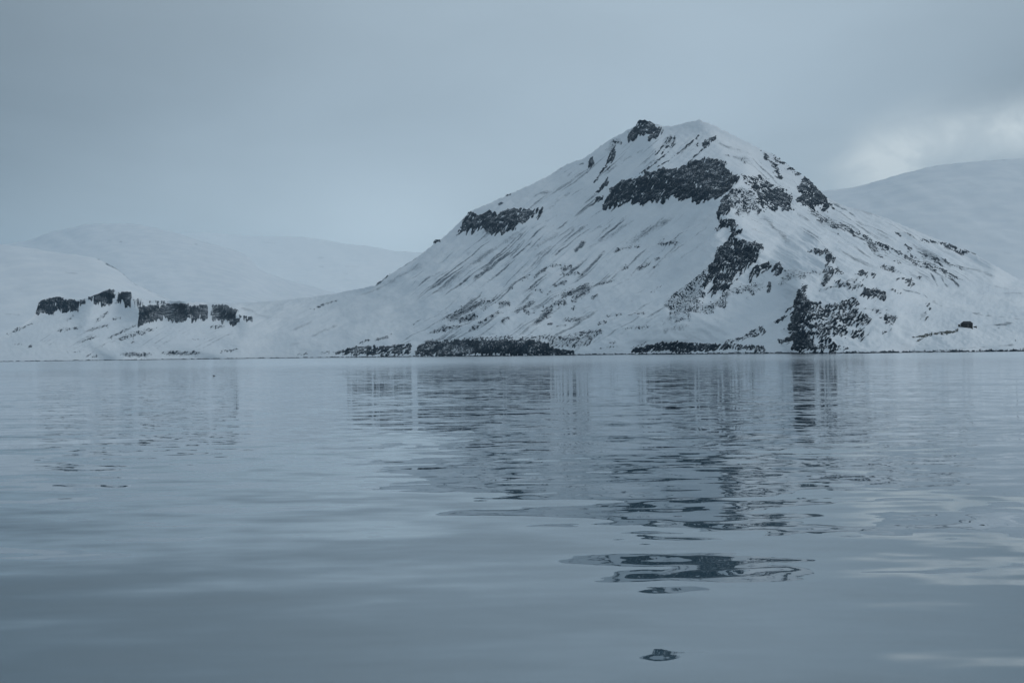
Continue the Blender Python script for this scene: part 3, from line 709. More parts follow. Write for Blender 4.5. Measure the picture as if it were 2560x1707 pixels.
def rock_fields():
    nz = {}
    f1 = fbm(PX / 4.0, PY / 3.3, 2, 101, 0.7)
    f2 = fbm(PX / 17.0, PY / 14.0, 2, 102, 0.6)
    nz['f'] = (0.85 * f1 + 0.55 * f2)
    s = rot_noise(PX, PY, 122, 18, 4.2, 2, 103, 0.75)
    nz['s'] = (0.85 * s + 0.22 * f1 + 0.5 * f2)
    d = rot_noise(PX, PY, 135, 10, 3.9, 2, 104, 0.7)
    nz['d'] = (0.95 * d + 0.25 * f1 + 0.35 * f2)
    r = rot_noise(PX, PY, 32, 20, 4.0, 2, 105, 0.7)
    nz['r'] = (0.75 * r + 0.6 * f1 + 0.35 * f2)
    v = rot_noise(PX, PY, 92, 24, 4.6, 2, 106, 0.75)
    nz['w'] = (0.95 * v + 0.15 * f1 + 0.3 * f2)
    h = rot_noise(PX, PY, -6, 22, 4.0, 3, 107, 0.75)
    nz['h'] = 0.9 * h + 0.3 * f1
    dl = rot_noise(PX, PY, 180 - 38, 9, 3.2, 1, 108, 0.9)
    nz['t'] = 0.85 * dl + 0.8 * fbm(PX / 3.2, PY / 2.8, 1, 119)
    nz['v'] = nz['w']
    nz['p'] = fbm(PX / 3.4, PY / 2.9, 1, 121) + 0.45 * f2
    for k in nz:
        nz[k] = (nz[k] / nz[k].std()).astype(np.float32)
    wd = {'f': f2, 'p': f2, 's': rot_noise(PX, PY, 120, 30, 8, 2, 111), 'd': rot_noise(PX, PY, 137, 24, 6, 2, 112), 'w': rot_noise(PX, PY, 94, 30, 5, 2, 113),
          'r': rot_noise(PX, PY, 34, 34, 8, 2, 114), 'h': rot_noise(PX, PY, -6, 34, 7, 2, 115)}
    Fm = np.full(PX.shape, -5.0, np.float32)
    Hm = np.zeros(PX.shape, np.float32)
    part = np.full(PX.shape, -1, np.int16)
    names = []
    scree = np.zeros(PX.shape, np.float32)

    def window(x0, x1, y0, y1, pad):
        i0, i1 = np.searchsorted(RX, [x0 - pad, x1 + pad]); j0, j1 = np.searchsorted(RY, [y0 - pad, y1 + pad])
        return slice(j0, j1), slice(i0, i1)

    def apply(win, Fv, hgt, name):
        if name not in names:
            names.append(name)
        k = names.index(name)
        up = Fv > Fm[win]
        Fm[win] = np.where(up, Fv, Fm[win])
        Hm[win] = np.where(up, hgt, Hm[win])
        part[win] = np.where(up & (Fv > -1.2), k, part[win])
    for name, poly, cover, hgt, soft, grain in REG:
        win = window(poly[:, 0].min(), poly[:, 0].max(), poly[:, 1].min(), poly[:, 1].max(), soft * 2 + 4)
        px, py = PX[win], PY[win]
        sd0 = poly_sd(px, py, poly)
        foot = smooth(-2.0, 4.0, sd0 - poly_sd(px, py + 5.0, poly))      # lower edges are toothed, upper rims run clean
        wob = wd[grain][win] * (0.8 + (1.6 if name.startswith('shore') else 3.0) * foot) + 0.35 * f1[win]
        sd = sd0 + wob * min(1, soft / 5)
        edge = np.clip(sd / soft, -4, 1) - 1 + 0.55
        edge = np.minimum(edge, 0.0)
        amp = 0.62 if cover < 0.5 else (0.45 if grain == 'w' else 0.52)
        Fv = (edge * 1.6 + cover + amp * nz[grain][win])
        apply(win, Fv.astype(np.float32), hgt, name)
        inn = np.clip(sd / (soft * 1.5) + 0.6, 0, 1)
        lvl = 0.42 if cover < 0.2 else 0.3
        scree[win] = np.maximum(scree[win], inn * lvl)
    for x0, y0, x1, y1, hw, k, kind in STR:
        win = window(min(x0, x1), max(x0, x1), min(y0, y1), max(y0, y1), hw * 3 + 4)
        px, py = PX[win], PY[win]
        dist = seg_dist(px, py, x0, y0, x1, y1) + 0.8 * f2[win]
        L = math.hypot(x1 - x0, y1 - y0) + 1e-6
        along = ((px - x0) * (x1 - x0) + (py - y0) * (y1 - y0)) / (L * L)
        taper = smooth(-0.1, 0.22, along) * (1 - smooth(0.78, 1.1, along)) if L > 12 else 1.0
        g = np.exp(-(dist / (hw * 1.1)) ** 2) * (0.35 + 0.65 * taper)
        if kind == 'soft':
            scree[win] = np.maximum(scree[win], 1.05 * k * g)
            if k > 0.74:
                apply(win, (1.9 * g - 2.1 + 0.5 * k + 0.35 * nz['t'][win]).astype(np.float32), 0.5, 'loose_stones')
        elif kind == 'stones':
            scree[win] = np.maximum(scree[win], 0.75 * k * g)
            apply(win, (1.9 * g - 2.30 + 0.95 * k + 0.62 * nz['t'][win]).astype(np.float32), 0.6, 'loose_stones')
        else:
            apply(win, (2.0 * g - 1.5 + 0.4 * k + 0.5 * nz['t'][win]).astype(np.float32), 1.2, 'crag_ridge')
            scree[win] = np.maximum(scree[win], 0.5 * k * g)
    # faint stone lines that follow the fall line of the open slopes
    for poly, ang, k in (([(1030, 690), (1180, 590), (1300, 510), (1440, 440), (1560, 545), (1700, 540), (1790, 520), (1740, 640), (1600, 700), (1300, 760), (1020, 800)], 140, 0.62),
                         ([(1380, 430), (1560, 340), (1640, 330), (1760, 330), (1790, 360), (1640, 420), (1480, 470)], 140, 0.5),
                         ([(1000, 800), (1300, 740), (1600, 690), (1700, 780), (1500, 860), (1000, 870)], 150, 0.5),
                         ([(1840, 540), (2060, 520), (2250, 560), (2480, 690), (2400, 720), (2200, 690), (1980, 600)], 31, 0.5),
                         ([(1800, 330), (1960, 410), (2060, 500), (1960, 520), (1880, 430)], 50, 0.5),
                         ([(60, 830), (330, 800), (600, 820), (620, 880), (100, 885)], 150, 0.35)):
        poly = np.array(poly, float)
        win = window(poly[:, 0].min(), poly[:, 0].max(), poly[:, 1].min(), poly[:, 1].max(), 20)
        px, py = PX[win], PY[win]
        m = smooth(-25, 25, poly_sd(px, py, poly))
        wx = 5 * fbm(px / 260, py / 180, 1, 133); px, py = px + wx, py + 0.6 * wx[::-1]
        a = rot_noise(px, py, ang, 150, 4.2, 2, 131, 0.8)
        b = rot_noise(px, py, ang, 160, 26, 2, 132)
        scree[win] = np.maximum(scree[win], (1.1 * k * m * smooth(0.1, 2.2, a + 0.8 * b)).astype(np.float32))
    return Fm, Hm, part, names, scree, nz, f1, f2


FM, HM, PART, PNAMES, SCREE, NZ, FN1, FN2 = rock_fields()


def raster(A, px, py):
    fx = np.clip((px - RX[0]) / RS, 0, len(RX) - 1.001); fy = np.clip((py - RY[0]) / RS, 0, len(RY) - 1.001)
    i = fx.astype(int); j = fy.astype(int); u = fx - i; v = fy - j
    return (A[j, i] * (1 - u) + A[j, i + 1] * u) * (1 - v) + (A[j + 1, i] * (1 - u) + A[j + 1, i + 1] * u) * v


# horizon (image row of eye level) for each column
def eye_row(px):
    return 899.5 - 0.0131 * px


def ground_rows(px):
    """lowest row of the sheet: a little under water everywhere"""
    return eye_row(px) + 26.0


def near_point(px, py):
    """point of the smooth snow surface"""
    return place(px, py, depth(px, py))


def smooth_skyline(px):
    return np.interp(px, [p[0] for p in SKY_NEAR], [p[1] for p in SKY_NEAR]) + 0.7 * fbm(px / 9.0, px * 0 + 3.3, 2, 55)


def build_near_land():
    xs = np.arange(-250, 2791, 1.7)
    nr = 330
    t = np.linspace(0, 1, nr) ** 1.0
    sky = smooth_skyline(xs)
    bot = ground_rows(xs)
    px = np.broadcast_to(xs, (nr, len(xs)))
    py = sky + t[:, None] * (bot - sky)
    P = near_point(px, py)
    n = normals(P)
    rl = relief(px, py)
    rl = rl * smooth(0, 6, py - sky)                 # keep the skyline itself
    rl *= smooth(-0.5, 6.0, P[..., 2])
    P = P + n * rl[..., None]
    sc = raster(SCREE, px, py) * ((px > -50) & (px < 2610))
    # the far side, hidden from here: runs back and down to sea level
    nb = 16
    back = []
    top = P[0]
    for k in range(1, nb + 1):
        s = k / nb
        q = top.copy()
        run = 120 + 1.5 * np.maximum(top[:, 2], 10)
        q[:, 1] += run * s
        q[:, 0] += top[:, 0] / top[:, 1] * run * s
        q[:, 2] = top[:, 2] * (1 - s) ** 1.15 - 6 * s - 1.2 * s * 4 + 2.0 * fbm(xs / 30, xs * 0 + k * 0.7, 2, 77) * s * (1 - s)
        back.append(q)
    P = np.concatenate([np.array(back[::-1]), P], 0)
    sc = np.concatenate([np.zeros((nb, len(xs))), sc], 0)
    cut = np.searchsorted(xs, 664)
    head = grid_mesh('headland', P[:, :cut + 1], SNOW, attrs={'scree': sc[:, :cut + 1]})
    mt = grid_mesh('mountain', P[:, cut:], SNOW, attrs={'scree': sc[:, cut:]})
    tag(head, 'low snow covered headland with dark cliff bands at far left', 'headland', 'structure')
    tag(mt, 'tall snow covered mountain with dark rock bands rising from the water', 'mountain', 'structure')
    return head, mt


HEAD, MOUNT = build_near_land()

LABELS = {
    'cliff_upper': ('cliff', 'long dark cliff band below the summit'), 'cliff_west': ('cliff', 'dark cliff band on the left shoulder of the mountain'),
    'summit_crag': ('crag', 'dark rocky knob on the left summit'), 'crag_gully': ('crag', 'broken dark crags down the gully left of the long cliff band'),
    'crag_ridge': ('crag', 'thin slanting rock ribs under the snowy right summit'), 'cliff_east': ('cliff', 'snow speckled rock face under the right skyline'),
    'crag_crest': ('crag', 'dark jagged rock edge down the middle crest'), 'bluff_middle': ('bluff', 'steep dark bluff halfway down the crest'),
    'crag_bluff': ('crag', 'small dark crags right of the middle bluff'), 'scree_middle': ('scree', 'fan of grey scree below the middle bluff'),
    'bluff_front': ('bluff', 'dark bluff dropping into the water'), 'crag_front': ('crag', 'scattered dark crags on top of the shore bluff'),
    'scree_east': ('scree', 'long streams of stones down the right slope'), 'gravel_bank': ('gravel_bank', 'brown strip of bare gravel below the hut'),
    'shore_cliff': ('cliff', 'long black vertical cliff along the shore'), 'shore_cliff_west': ('cliff', 'broken cliff tapering away left along the shore'),
    'shore_cliff_east': ('cliff', 'low ragged cliff along the shore left of the bluff'), 'scree_shore': ('scree', 'speckled scree just above the shore cliffs'),
    'crag_knob': ('crag', 'small rock knob on the left skyline'), 'loose_stones': ('loose_stones', 'scattered stones poking through the snow'),
    'headland_cliff_west': ('cliff', 'leftmost dark cliff of the headland'), 'headland_cliff_middle': ('cliff', 'dark crag at the top of the headland'),
    'headland_cliff_east': ('cliff', 'dark columnar cliff split by snow gullies'), 'beach_stones': ('beach_stones', None),
}
GRAVEL = flat_material('brown_gravel', (0.038, 0.043, 0.042), (0.085, 0.09, 0.082), 0.9)


def build_rocks():
    P = near_point(PX, PY)
    n = normals(P)
    sky = smooth_skyline(RX)[None, :]
    rl = relief(PX, PY) * smooth(0, 6, PY - sky) * smooth(-0.5, 6.0, P[..., 2])
    z = P[..., 2]
    # dark wet stones along the tide line
    beach = ((1.25 + 0.40 * FN1 + 0.25 * FN2 - z) / 0.5).astype(np.float32)
    beach = np.clip(beach, -3, 1.0)
    Fm = FM.copy(); part = PART.copy(); Hm = HM.copy()
    PN = PNAMES + ['beach_stones']
    up = (beach > Fm) & (beach > -1.2)
    Fm[up] = beach[up]; Hm[up] = 0.5; part[up] = len(PN) - 1
    Fm[z < -2.5] = -5
    Hm = Hm * 0.6
    d = np.where(Fm > 0, Hm * (1 - np.exp(-1.2 * Fm)), 1.2 * Hm * np.maximum(Fm, -1.2))
    butt = np.where((PX < 664) | (PY > 820), rot_noise(PX, PY, 93, 60, 8.0, 2, 141), rot_noise(PX, PY, 120, 60, 8.5, 2, 142))     # buttresses and chimneys
    rough = (0.45 * butt + 0.12 * NZ['s']) * Hm * 0.55 * smooth(0.1, 0.8, Fm)
    d = d + rough
    Q = P + n * (rl + d - 0.05)[..., None]
    ok = (Fm > -1.0) & (PY > sky - 3.5) & (part >= 0)
    r, c = PX.shape
    idx = np.arange(r * c).reshape(r, c)
    q = np.stack([idx[:-1, :-1], idx[1:, :-1], idx[1:, 1:], idx[:-1, 1:]], -1).reshape(-1, 4)
    fq = Fm.ravel()[q]
    keep = ok.ravel()[q].all(1) & (fq.max(1) > -0.02)
    q = q[keep]; fq = fq[keep]
    best = np.take_along_axis(part.ravel()[q], fq.argmax(1)[:, None], 1)[:, 0]
    cx = PX.ravel()[q].mean(1)
    Qf = Q.reshape(-1, 3)
    for k, pn in enumerate(PN):
        for par, sel in ((HEAD, (best == k) & (cx < 664)), (MOUNT, (best == k) & (cx >= 664))):
            fs = q[sel]
            if len(fs) < 12:
                continue
            u, inv = np.unique(fs, return_inverse=True)
            nm, lab = LABELS[pn]
            mat = GRAVEL if pn == 'gravel_bank' else ROCK
            o = poly_mesh(nm, Qf[u], inv.reshape(-1, 4), mat, par, smooth_shade=False)
            if nm in ('scree', 'loose_stones', 'beach_stones', 'gravel_bank'):
                o['kind'] = 'stuff'
            if lab and nm not in ('loose_stones', 'beach_stones'):
                o['label'] = lab


build_rocks()

# ------------------------------------------------------------------ far hills
def hill(name, skyline, foot, y_top, y_foot, label, strokes=(), rough=1.0, seed=0, bulge=1.0, step=4.0, mat=None):
    x0, x1 = skyline[0][0], skyline[-1][0]
    xs = np.arange(x0, x1 + 1, step)
    sk = np.interp(xs, [p[0] for p in skyline], [p[1] for p in skyline])
    k = np.ones(9) / 9.0
    sk = np.convolve(np.pad(sk, 4, 'edge'), k, 'valid')
    k2 = np.exp(-0.5 * (np.arange(-30, 31) / 11.0) ** 2); k2 /= k2.sum()
    sks = np.convolve(np.pad(sk, 30, 'edge'), k2, 'valid')
    sk = sk + 0.5 * fbm(xs / 25, xs * 0 + seed, 3, seed)
    ft = np.interp(xs, [p[0] for p in foot], [p[1] for p in foot])
    nr = 90
    t = np.linspace(0, 1, nr)[:, None]
    py = sk + t * (ft - sk)
    px = np.broadcast_to(xs, py.shape)
    yt = np.interp(xs, [x0, x1], y_top) if isinstance(y_top, tuple) else y_top
    yf = np.interp(xs, [x0, x1], y_foot) if isinstance(y_foot, tuple) else y_foot
    td = np.clip((py - sks) / (ft - sks), -0.2, 1.2)
    w = (1 / yt) + ((1 / yf) - (1 / yt)) * td
    P = place(px, py, 1 / w)
    n = normals(P)
    rel = (rot_noise(px, py, 14, 160, 45, 2, seed + 3) * 1.0 + 0.12 * rot_noise(px, py, 20, 40, 12, 2, seed + 5)) * rough * 0.8 * smooth(0, 5, py - sk)
    P = P + n * rel[..., None]
    sc = np.zeros(py.shape)
    for a, b, c, d, hw, s in strokes:
        dd = seg_dist(px, py, a, b, c, d) + 0.6 * fbm(px / 8, py / 6, 2, seed + 9)
        sc = np.maximum(sc, s * np.exp(-(dd / hw) ** 2))
    back = []
    top = P[0]
    for kk in range(1, 9):
        s = kk / 8
        q = top.copy()
        run = 1.6 * np.maximum(top[:, 2], 40)
        q[:, 1] += run * s
        q[:, 0] += top[:, 0] / top[:, 1] * run * s
        q[:, 2] = top[:, 2] * (1 - s * s * 0.6 - s * 0.4) - 8 * s
        back.append(q)
    P = np.concatenate([np.array(back[::-1]), P], 0)
    sc = np.concatenate([np.zeros((8, len(xs))), sc], 0)
    o = grid_mesh(name, P, mat or SNOW, attrs={'scree': sc})
    tag(o, label, 'hill', 'structure')
    return o


# right: broad smooth hill behind the mountain, its faint shading bands painted into the snow
hill('hill', [(1850, 520), (1960, 490), (2059, 477), (2123, 471), (2177, 458), (2242, 438), (2340, 414), (2427, 405), (2560, 396), (2720, 396), (2900, 420), (3100, 470)],
     [(1850, 880), (3100, 860)], 4200, 2300, 'broad smooth snow hill behind the mountain at right',
     [(2230, 505, 2420, 490, 8, 0.16), (2150, 570, 2400, 548, 10, 0.13), (2350, 590, 2560, 565, 12, 0.16), (2470, 625, 2530, 638, 4, 0.28), (2420, 470, 2560, 455, 8, 0.12), (2300, 640, 2560, 660, 14, 0.12)], 3.0, 201, 0.9)  # wide weak strokes darken the colour as shading bands
# left: rounded hill close behind the headland
hill('hill', [(-700, 690), (-400, 640), (-150, 615), (0, 611), (60, 618), (120, 628), (180, 636), (237, 644), (270, 659), (306, 682), (329, 706), (383, 731), (428, 750), (520, 790), (640, 850)],
     [(-700, 890), (640, 885)], (4600, 3600), (2700, 2500), 'rounded snow hill behind the headland at far left',
     [(245, 647, 255, 650, 2.5, 0.8), (262, 657, 300, 676, 2.2, 0.75), (298, 673, 312, 686, 3.0, 1.0), (316, 692, 327, 706, 2.0, 0.6), (335, 710, 380, 730, 1.8, 0.5), (165, 680, 192, 682, 3.0, 0.4), (130, 664, 170, 670, 4, 0.2), (220, 668, 250, 674, 5, 0.2), (385, 735, 420, 748, 2, 0.35), (20, 745, 60, 770, 5, 0.2), (15, 785, 50, 788, 2.5, 0.4)], 2.0, 301, 1.0, 3.0)
# left: middle distance ridge
RIDGE = hill('hill', [(-1200, 640), (-800, 600), (-400, 600), (0, 612), (79, 600), (120, 582), (220, 560), (330, 558), (434, 580), (500, 602), (561, 618), (620, 637), (651, 676), (720, 700), (800, 722), (900, 748), (1000, 790)],
     [(-1200, 890), (1000, 880)], (8500, 7500), (5000, 4500), 'pale hazy snow ridge behind the rounded hill at left',
     [(268, 599, 276, 600, 2.5, 0.4), (298, 600, 304, 603, 2.5, 0.5), (487, 610, 492, 612, 2.5, 0.5), (570, 620, 600, 626, 3, 0.25)], 6.0, 401, 1.0)
# farthest: the mist over it is painted in as paler snow
hill('hill', [(-600, 680), (0, 650), (200, 620), (320, 598), (420, 586), (500, 580), (640, 590), (760, 592), (870, 610), (949, 619), (983, 628), (1049, 631), (1150, 640), (1400, 660), (1700, 700)],
     [(-600, 890), (1700, 880)], (14000, 12500), (8200, 8000), 'farthest pale snow hills fading into the cloud left of the mountain',
     [(655, 606, 690, 608, 2.5, 0.3), (672, 622, 680, 622, 2.5, 0.35), (795, 645, 810, 645, 2.5, 0.4), (800, 665, 808, 667, 2.5, 0.4), (865, 668, 895, 668, 2.5, 0.35), (860, 684, 868, 686, 2.5, 0.4), (860, 700, 920, 708, 5, 0.25), (690, 630, 705, 632, 2.5, 0.3)], 8.0, 501, 1.0, mat=MIST_PALED)


# ------------------------------------------------------------------ small things
def box_bm(bm, x0, x1, y0, y1, z0, z1):
    v = [bm.verts.new(p) for p in ((x0, y0, z0), (x1, y0, z0), (x1, y1, z0), (x0, y1, z0), (x0, y0, z1), (x1, y0, z1), (x1, y1, z1), (x0, y1, z1))]
    for f in ((3, 2, 1, 0), (4, 5, 6, 7), (0, 1, 5, 4), (1, 2, 6, 5), (2, 3, 7, 6), (3, 0, 4, 7)):
        bm.faces.new([v[i] for i in f])


def bm_obj(name, bm, mat, parent=None):
    bmesh.ops.recalc_face_normals(bm, faces=bm.faces)
    me = bpy.data.meshes.new(name)
    bm.to_mesh(me); bm.free()
    me.materials.append(mat)
    o = bpy.data.objects.new(name, me)
    COL.objects.link(o)
    o.parent = parent
    return o


def empty(name, loc, rz=0.0):
    o = bpy.data.objects.new(name, None)
    o.empty_display_size = 0.5
    o.location = loc
    o.rotation_euler = (0, 0, rz)
    COL.objects.link(o)
    return o


TAR = flat_material('tarred_boards', (0.016, 0.018, 0.020), (0.032, 0.034, 0.035), 0.8)
FELT = flat_material('roofing_felt', (0.020, 0.022, 0.026), (0.036, 0.040, 0.046), 0.5)
GREYWOOD = flat_material('weathered_grey_wood', (0.06, 0.06, 0.062), (0.11, 0.11, 0.11), 1.2)
GLASS = flat_material('dark_window_glass', (0.01, 0.014, 0.018), (0.014, 0.018, 0.022), 1.0, 0.15)


def planks(parent, x0, x1, y, z0, z1, w, face):
    """vertical wall boards, each its own piece"""
    n = max(1, int(round((x1 - x0) / w)))
    bm = bmesh.new(); st = (x1 - x0) / n
    box_bm(bm, 0.01, st - 0.01, -0.03, 0.0, z0, z1)
    first = bm_obj('plank', bm, TAR, parent)
    for i in range(n):
        o = first if i == 0 else first.copy()
        if i:
            COL.objects.link(o); o.parent = parent
        o.location = (x0 + i * st, y - 0.002 - (0.012 if i % 2 else 0), 0)


from mathutils.bvhtree import BVHTree
_me = MOUNT.data
_v = np.empty(len(_me.vertices) * 3, np.float32); _me.vertices.foreach_get('co', _v)
_v = _v.reshape(-1, 3)
_q = np.empty(len(_me.loops), np.int32); _me.loops.foreach_get('vertex_index', _q)
_q = _q.reshape(-1, 4)
_c = _v[_q[:, 0]]
_sel = (_c[:, 0] > 270) & (_c[:, 0] < 340) & (_c[:, 1] > 600) & (_c[:, 1] < 760)
_u, _inv = np.unique(_q[_sel], return_inverse=True)
BVH = BVHTree.FromPolygons(_v[_u].tolist(), _inv.reshape(-1, 4).tolist())


def ground(x, y):
    h = BVH.ray_cast(Vector((x, y, 200)), Vector((0, 0, -1)))
    return h[0].z if h[0] is not None else 0.0


def on_ground(px, py):
    d = rays(np.array(float(px)), np.array(float(py)))
    h = BVH.ray_cast(Vector((0, 0, CAM_H)), Vector(d).normalized())
    return h[0] if h[0] is not None else Vector(near_point(np.array(float(px)), np.array(float(py))))


def make_hut():
    base = on_ground(2419.0, 819.5)
    front = [ground(base[0] + dx, base[1]) for dx in (-3.3, -1.5, 0, 1.5, 3.0)]
    hut = empty('hut', (base[0] + 0.7, base[1], sum(front) / 5 + 0.45), math.radians(4))
    hut.scale = (0.88, 1.0, 1.08)
    tag(hut, 'small dark tarred wooden hut alone on the snow near the right shore', 'hut')
    bm = bmesh.new()
    box_bm(bm, -3.6, 3.3, 0, 4.4, -1.2, 2.35)
    wall = bm_obj('wall', bm, TAR, hut)
    planks(wall, -3.58, -0.95, -0.001, -0.6, 2.33, 0.33, -1)
    planks(wall, 0.10, 3.28, -0.001, -0.6, 2.33, 0.33, -1)
    # hipped roof with a long ridge
    bm = bmesh.new()
    e = [bm.verts.new(p) for p in ((-3.85, -0.3, 2.25), (3.55, -0.3, 2.25), (3.55, 4.7, 2.25), (-3.85, 4.7, 2.25))]
    m = [bm.verts.new(p) for p in ((-3.85, -0.3, 2.40), (3.55, -0.3, 2.40), (3.55, 4.7, 2.40), (-3.85, 4.7, 2.40))]
    r0 = bm.verts.new((-2.9, 2.2, 3.85)); r1 = bm.verts.new((2.95, 2.2, 3.85))
    bm.faces.new(e[::-1])
    for i in range(4):
        bm.faces.new((e[i], e[(i + 1) % 4], m[(i + 1) % 4], m[i]))
    bm.faces.new((m[0], m[1], r1, r0)); bm.faces.new((m[1], m[2], r1)); bm.faces.new((m[2], m[3], r0, r1)); bm.faces.new((m[3], m[0], r0))
    roof = bm_obj('roof', bm, FELT, hut)
    bm = bmesh.new(); box_bm(bm, -2.7, 2.75, 2.1, 2.3, 3.80, 3.90)
    bm_obj('ridge_board', bm, TAR, roof)
    bm = bmesh.new(); box_bm(bm, -0.88, 0.03, -0.06, 0.0, 0.0, 1.95)
    door = bm_obj('door', bm, GREYWOOD, hut)
    door['label'] = 'weathered door in the front wall'
    bm = bmesh.new(); box_bm(bm, -0.10, -0.04, -0.11, -0.062, 0.9, 1.05)
    bm_obj('handle', bm, FELT, door)
    bm = bmesh.new(); box_bm(bm, -0.95, 0.10, -0.05, 0.0, 1.97, 2.08)
    bm_obj('lintel', bm, GREYWOOD, door)
    bm = bmesh.new(); box_bm(bm, 1.3, 2.2, -0.075, -0.05, 1.0, 1.65)
    win = bm_obj('window', bm, GLASS, hut)
    bm = bmesh.new()
    for a in ((1.22, 1.3, 0.95, 1.72), (2.2, 2.28, 0.95, 1.72), (1.3, 2.2, 0.92, 1.0), (1.3, 2.2, 1.65, 1.73)):
        box_bm(bm, a[0], a[1], -0.10, -0.048, a[2], a[3])
    bm_obj('frame', bm, GREYWOOD, win)
    bm = bmesh.new(); box_bm(bm, -3.75, -3.6, -0.35, -0.2, -1.9, 1.0)
    bm_obj('corner_post', bm, TAR, hut)

    # little outhouse to the left
    b = on_ground(2399.0, 817.0)
    oh = empty('outhouse', (b[0], b[1], b[2] - 0.05), math.radians(-6))
    tag(oh, 'tiny dark outhouse standing just left of the hut', 'outhouse')
    bm = bmesh.new(); box_bm(bm, -0.6, 0.6, 0, 1.1, -0.5, 1.6)
    w = bm_obj('wall', bm, TAR, oh)
    bm = bmesh.new()
    v = [bm.verts.new(p) for p in ((-0.72, -0.15, 1.58), (0.72, -0.15, 1.72), (0.72, 1.25, 1.72), (-0.72, 1.25, 1.58), (-0.72, -0.15, 1.68), (0.72, -0.15, 1.84), (0.72, 1.25, 1.84), (-0.72, 1.25, 1.68))]
    for f in ((3, 2, 1, 0), (4, 5, 6, 7), (0, 1, 5, 4), (1, 2, 6, 5), (2, 3, 7, 6), (3, 0, 4, 7)):
        bm.faces.new([v[i] for i in f])
    bm_obj('roof', bm, FELT, oh)
    bm = bmesh.new(); box_bm(bm, -0.35, 0.35, -0.05, 0.0, 0.0, 1.45)
    bm_obj('door', bm, GREYWOOD, oh)

    # stacked crates and a barrel to the right of the hut
    b = on_ground(2436.0, 818.5)
    for i, (dx, dy, z, w, h, lab) in enumerate(((0.1, 0.9, 0.0, 0.95, 0.75, 'low dark crate against the right end of the hut'),
                                                (1.25, 1.0, 0.0, 0.8, 1.35, 'taller dark crate farthest right beside the hut'))):
        c = empty('crate', (b[0] + dx, b[1] + dy * 0.3, ground(b[0] + dx, b[1] + dy * 0.3 - 0.4) + z), math.radians(10 - 17 * i))
        tag(c, lab, 'crate', group='crates beside the hut')
        bm = bmesh.new(); box_bm(bm, -w / 2, w / 2, -0.4, 0.4, -0.4, h)
        bm_obj('body', bm, GREYWOOD if i else TAR, c)
        bm = bmesh.new(); box_bm(bm, -w / 2 - 0.04, w / 2 + 0.04, -0.44, 0.44, h + 0.002, h + 0.07)
        bm_obj('lid', bm, TAR, c)
        for s in (-0.25, 0.25):
            bm = bmesh.new(); box_bm(bm, -w / 2, w / 2, -0.44, -0.402, h * 0.5 + s * h - 0.05, h * 0.5 + s * h + 0.05)
            bm_obj('slat', bm, TAR, c)


make_hut()


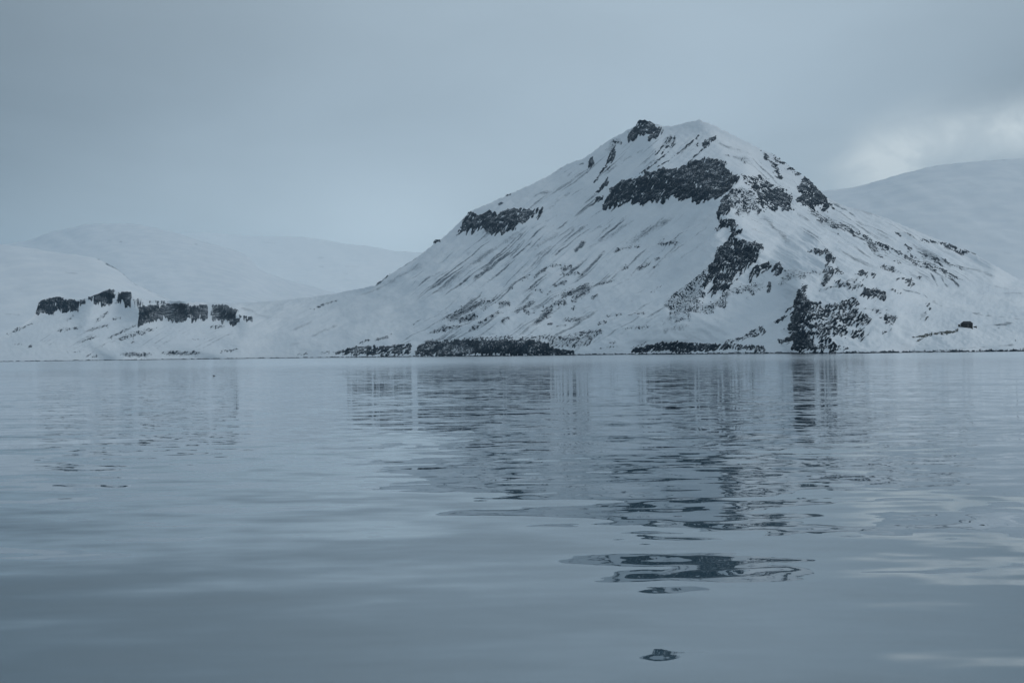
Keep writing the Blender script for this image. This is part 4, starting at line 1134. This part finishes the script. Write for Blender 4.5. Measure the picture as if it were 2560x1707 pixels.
def make_bird():
    Y = 165.0
    p = place(np.array(535.0), np.array(939.5), np.array(Y))
    d = Vector((p[0], p[1], p[2] - CAM_H)) * (CAM_H / (CAM_H - p[2]))
    bird = empty('seabird', (d.x, d.y, -0.03), math.radians(200))
    bird.scale = (0.8, 0.8, 0.8)
    tag(bird, 'small dark seabird floating far out on the left of the water', 'seabird')
    DARK = flat_material('dark_plumage', (0.012, 0.013, 0.015), (0.03, 0.03, 0.032), 9.0)
    # body and neck as one loft of rings
    rings = [(-0.27, 0.10, 0.012, 0.010), (-0.20, 0.085, 0.05, 0.035), (-0.08, 0.07, 0.10, 0.085), (0.05, 0.075, 0.105, 0.095), (0.14, 0.10, 0.075, 0.08),
             (0.17, 0.17, 0.042, 0.045), (0.175, 0.235, 0.036, 0.036), (0.185, 0.285, 0.043, 0.045), (0.23, 0.295, 0.036, 0.036), (0.262, 0.288, 0.014, 0.014)]
    bm = bmesh.new(); prev = None
    for i, (x, z, ry, rz) in enumerate(rings):
        tilt = 0.0 if i < 4 else (0.9 if i < 7 else 0.2)
        ring = []
        for k in range(12):
            a = 2 * math.pi * k / 12
            u, v = math.cos(a) * ry, math.sin(a) * rz
            ring.append(bm.verts.new((x - v * math.sin(tilt), u, z + v * math.cos(tilt))))
        if prev:
            for k in range(12):
                bm.faces.new((prev[k], prev[(k + 1) % 12], ring[(k + 1) % 12], ring[k]))
        else:
            bm.faces.new(ring[::-1])
        prev = ring
    bm.faces.new(prev)
    bm_obj('body', bm, DARK, bird)
    bm = bmesh.new()
    bmesh.ops.create_cone(bm, segments=8, radius1=0.014, radius2=0.003, depth=0.07, cap_ends=True, matrix=Matrix.Translation((0.295, 0, 0.283)) @ Matrix.Rotation(math.pi / 2, 4, 'Y'))
    bm_obj('beak', bm, GREYWOOD, bird)


make_bird()

def make_pinnacle():
    p = place(np.array(79.0), np.array(604.0), np.array(7900.0))
    bm = bmesh.new(); prev = None
    for k, (h, r, ox) in enumerate(((-12, 15, 0), (0, 11, 0), (8, 8, -1), (15, 5, -2), (21, 3.2, -3), (25, 0.8, -3.5))):
        ring = [bm.verts.new((p[0] + ox + r * math.cos(a) * (1 + 0.3 * math.sin(3 * a + k)), p[1] + 20 + r * math.sin(a), p[2] + h)) for a in (2 * math.pi * i / 9 for i in range(9))]
        if prev:
            for i in range(9):
                bm.faces.new((prev[i], prev[(i + 1) % 9], ring[(i + 1) % 9], ring[i]))
        prev = ring
    bm.faces.new(prev)
    o = bm_obj('pinnacle', bm, ROCK, RIDGE)
    o['label'] = 'tiny dark rock pinnacle on the pale ridge'


make_pinnacle()

# ------------------------------------------------------------------ cold damp air over the whole fjord
def make_haze():
    bm = bmesh.new()
    box_bm(bm, -23000, 23000, -23000, 24000, -60, 2600)
    m = bpy.data.materials.new('haze_air')
    m.use_nodes = True
    t = NT(m.node_tree)
    out = t.node('ShaderNodeOutputMaterial')
    v = t.node('ShaderNodeVolumePrincipled')
    v.inputs['Color'].default_value = (0.62, 0.83, 1.0, 1)
    v.inputs['Density'].default_value = 3.6e-5
    v.inputs['Anisotropy'].default_value = 0.2
    t.l.new(v.outputs[0], out.inputs['Volume'])
    o = bm_obj('haze', bm, m)
    tag(o, 'thin cold haze hanging over the whole fjord', 'haze', 'stuff')


make_haze()
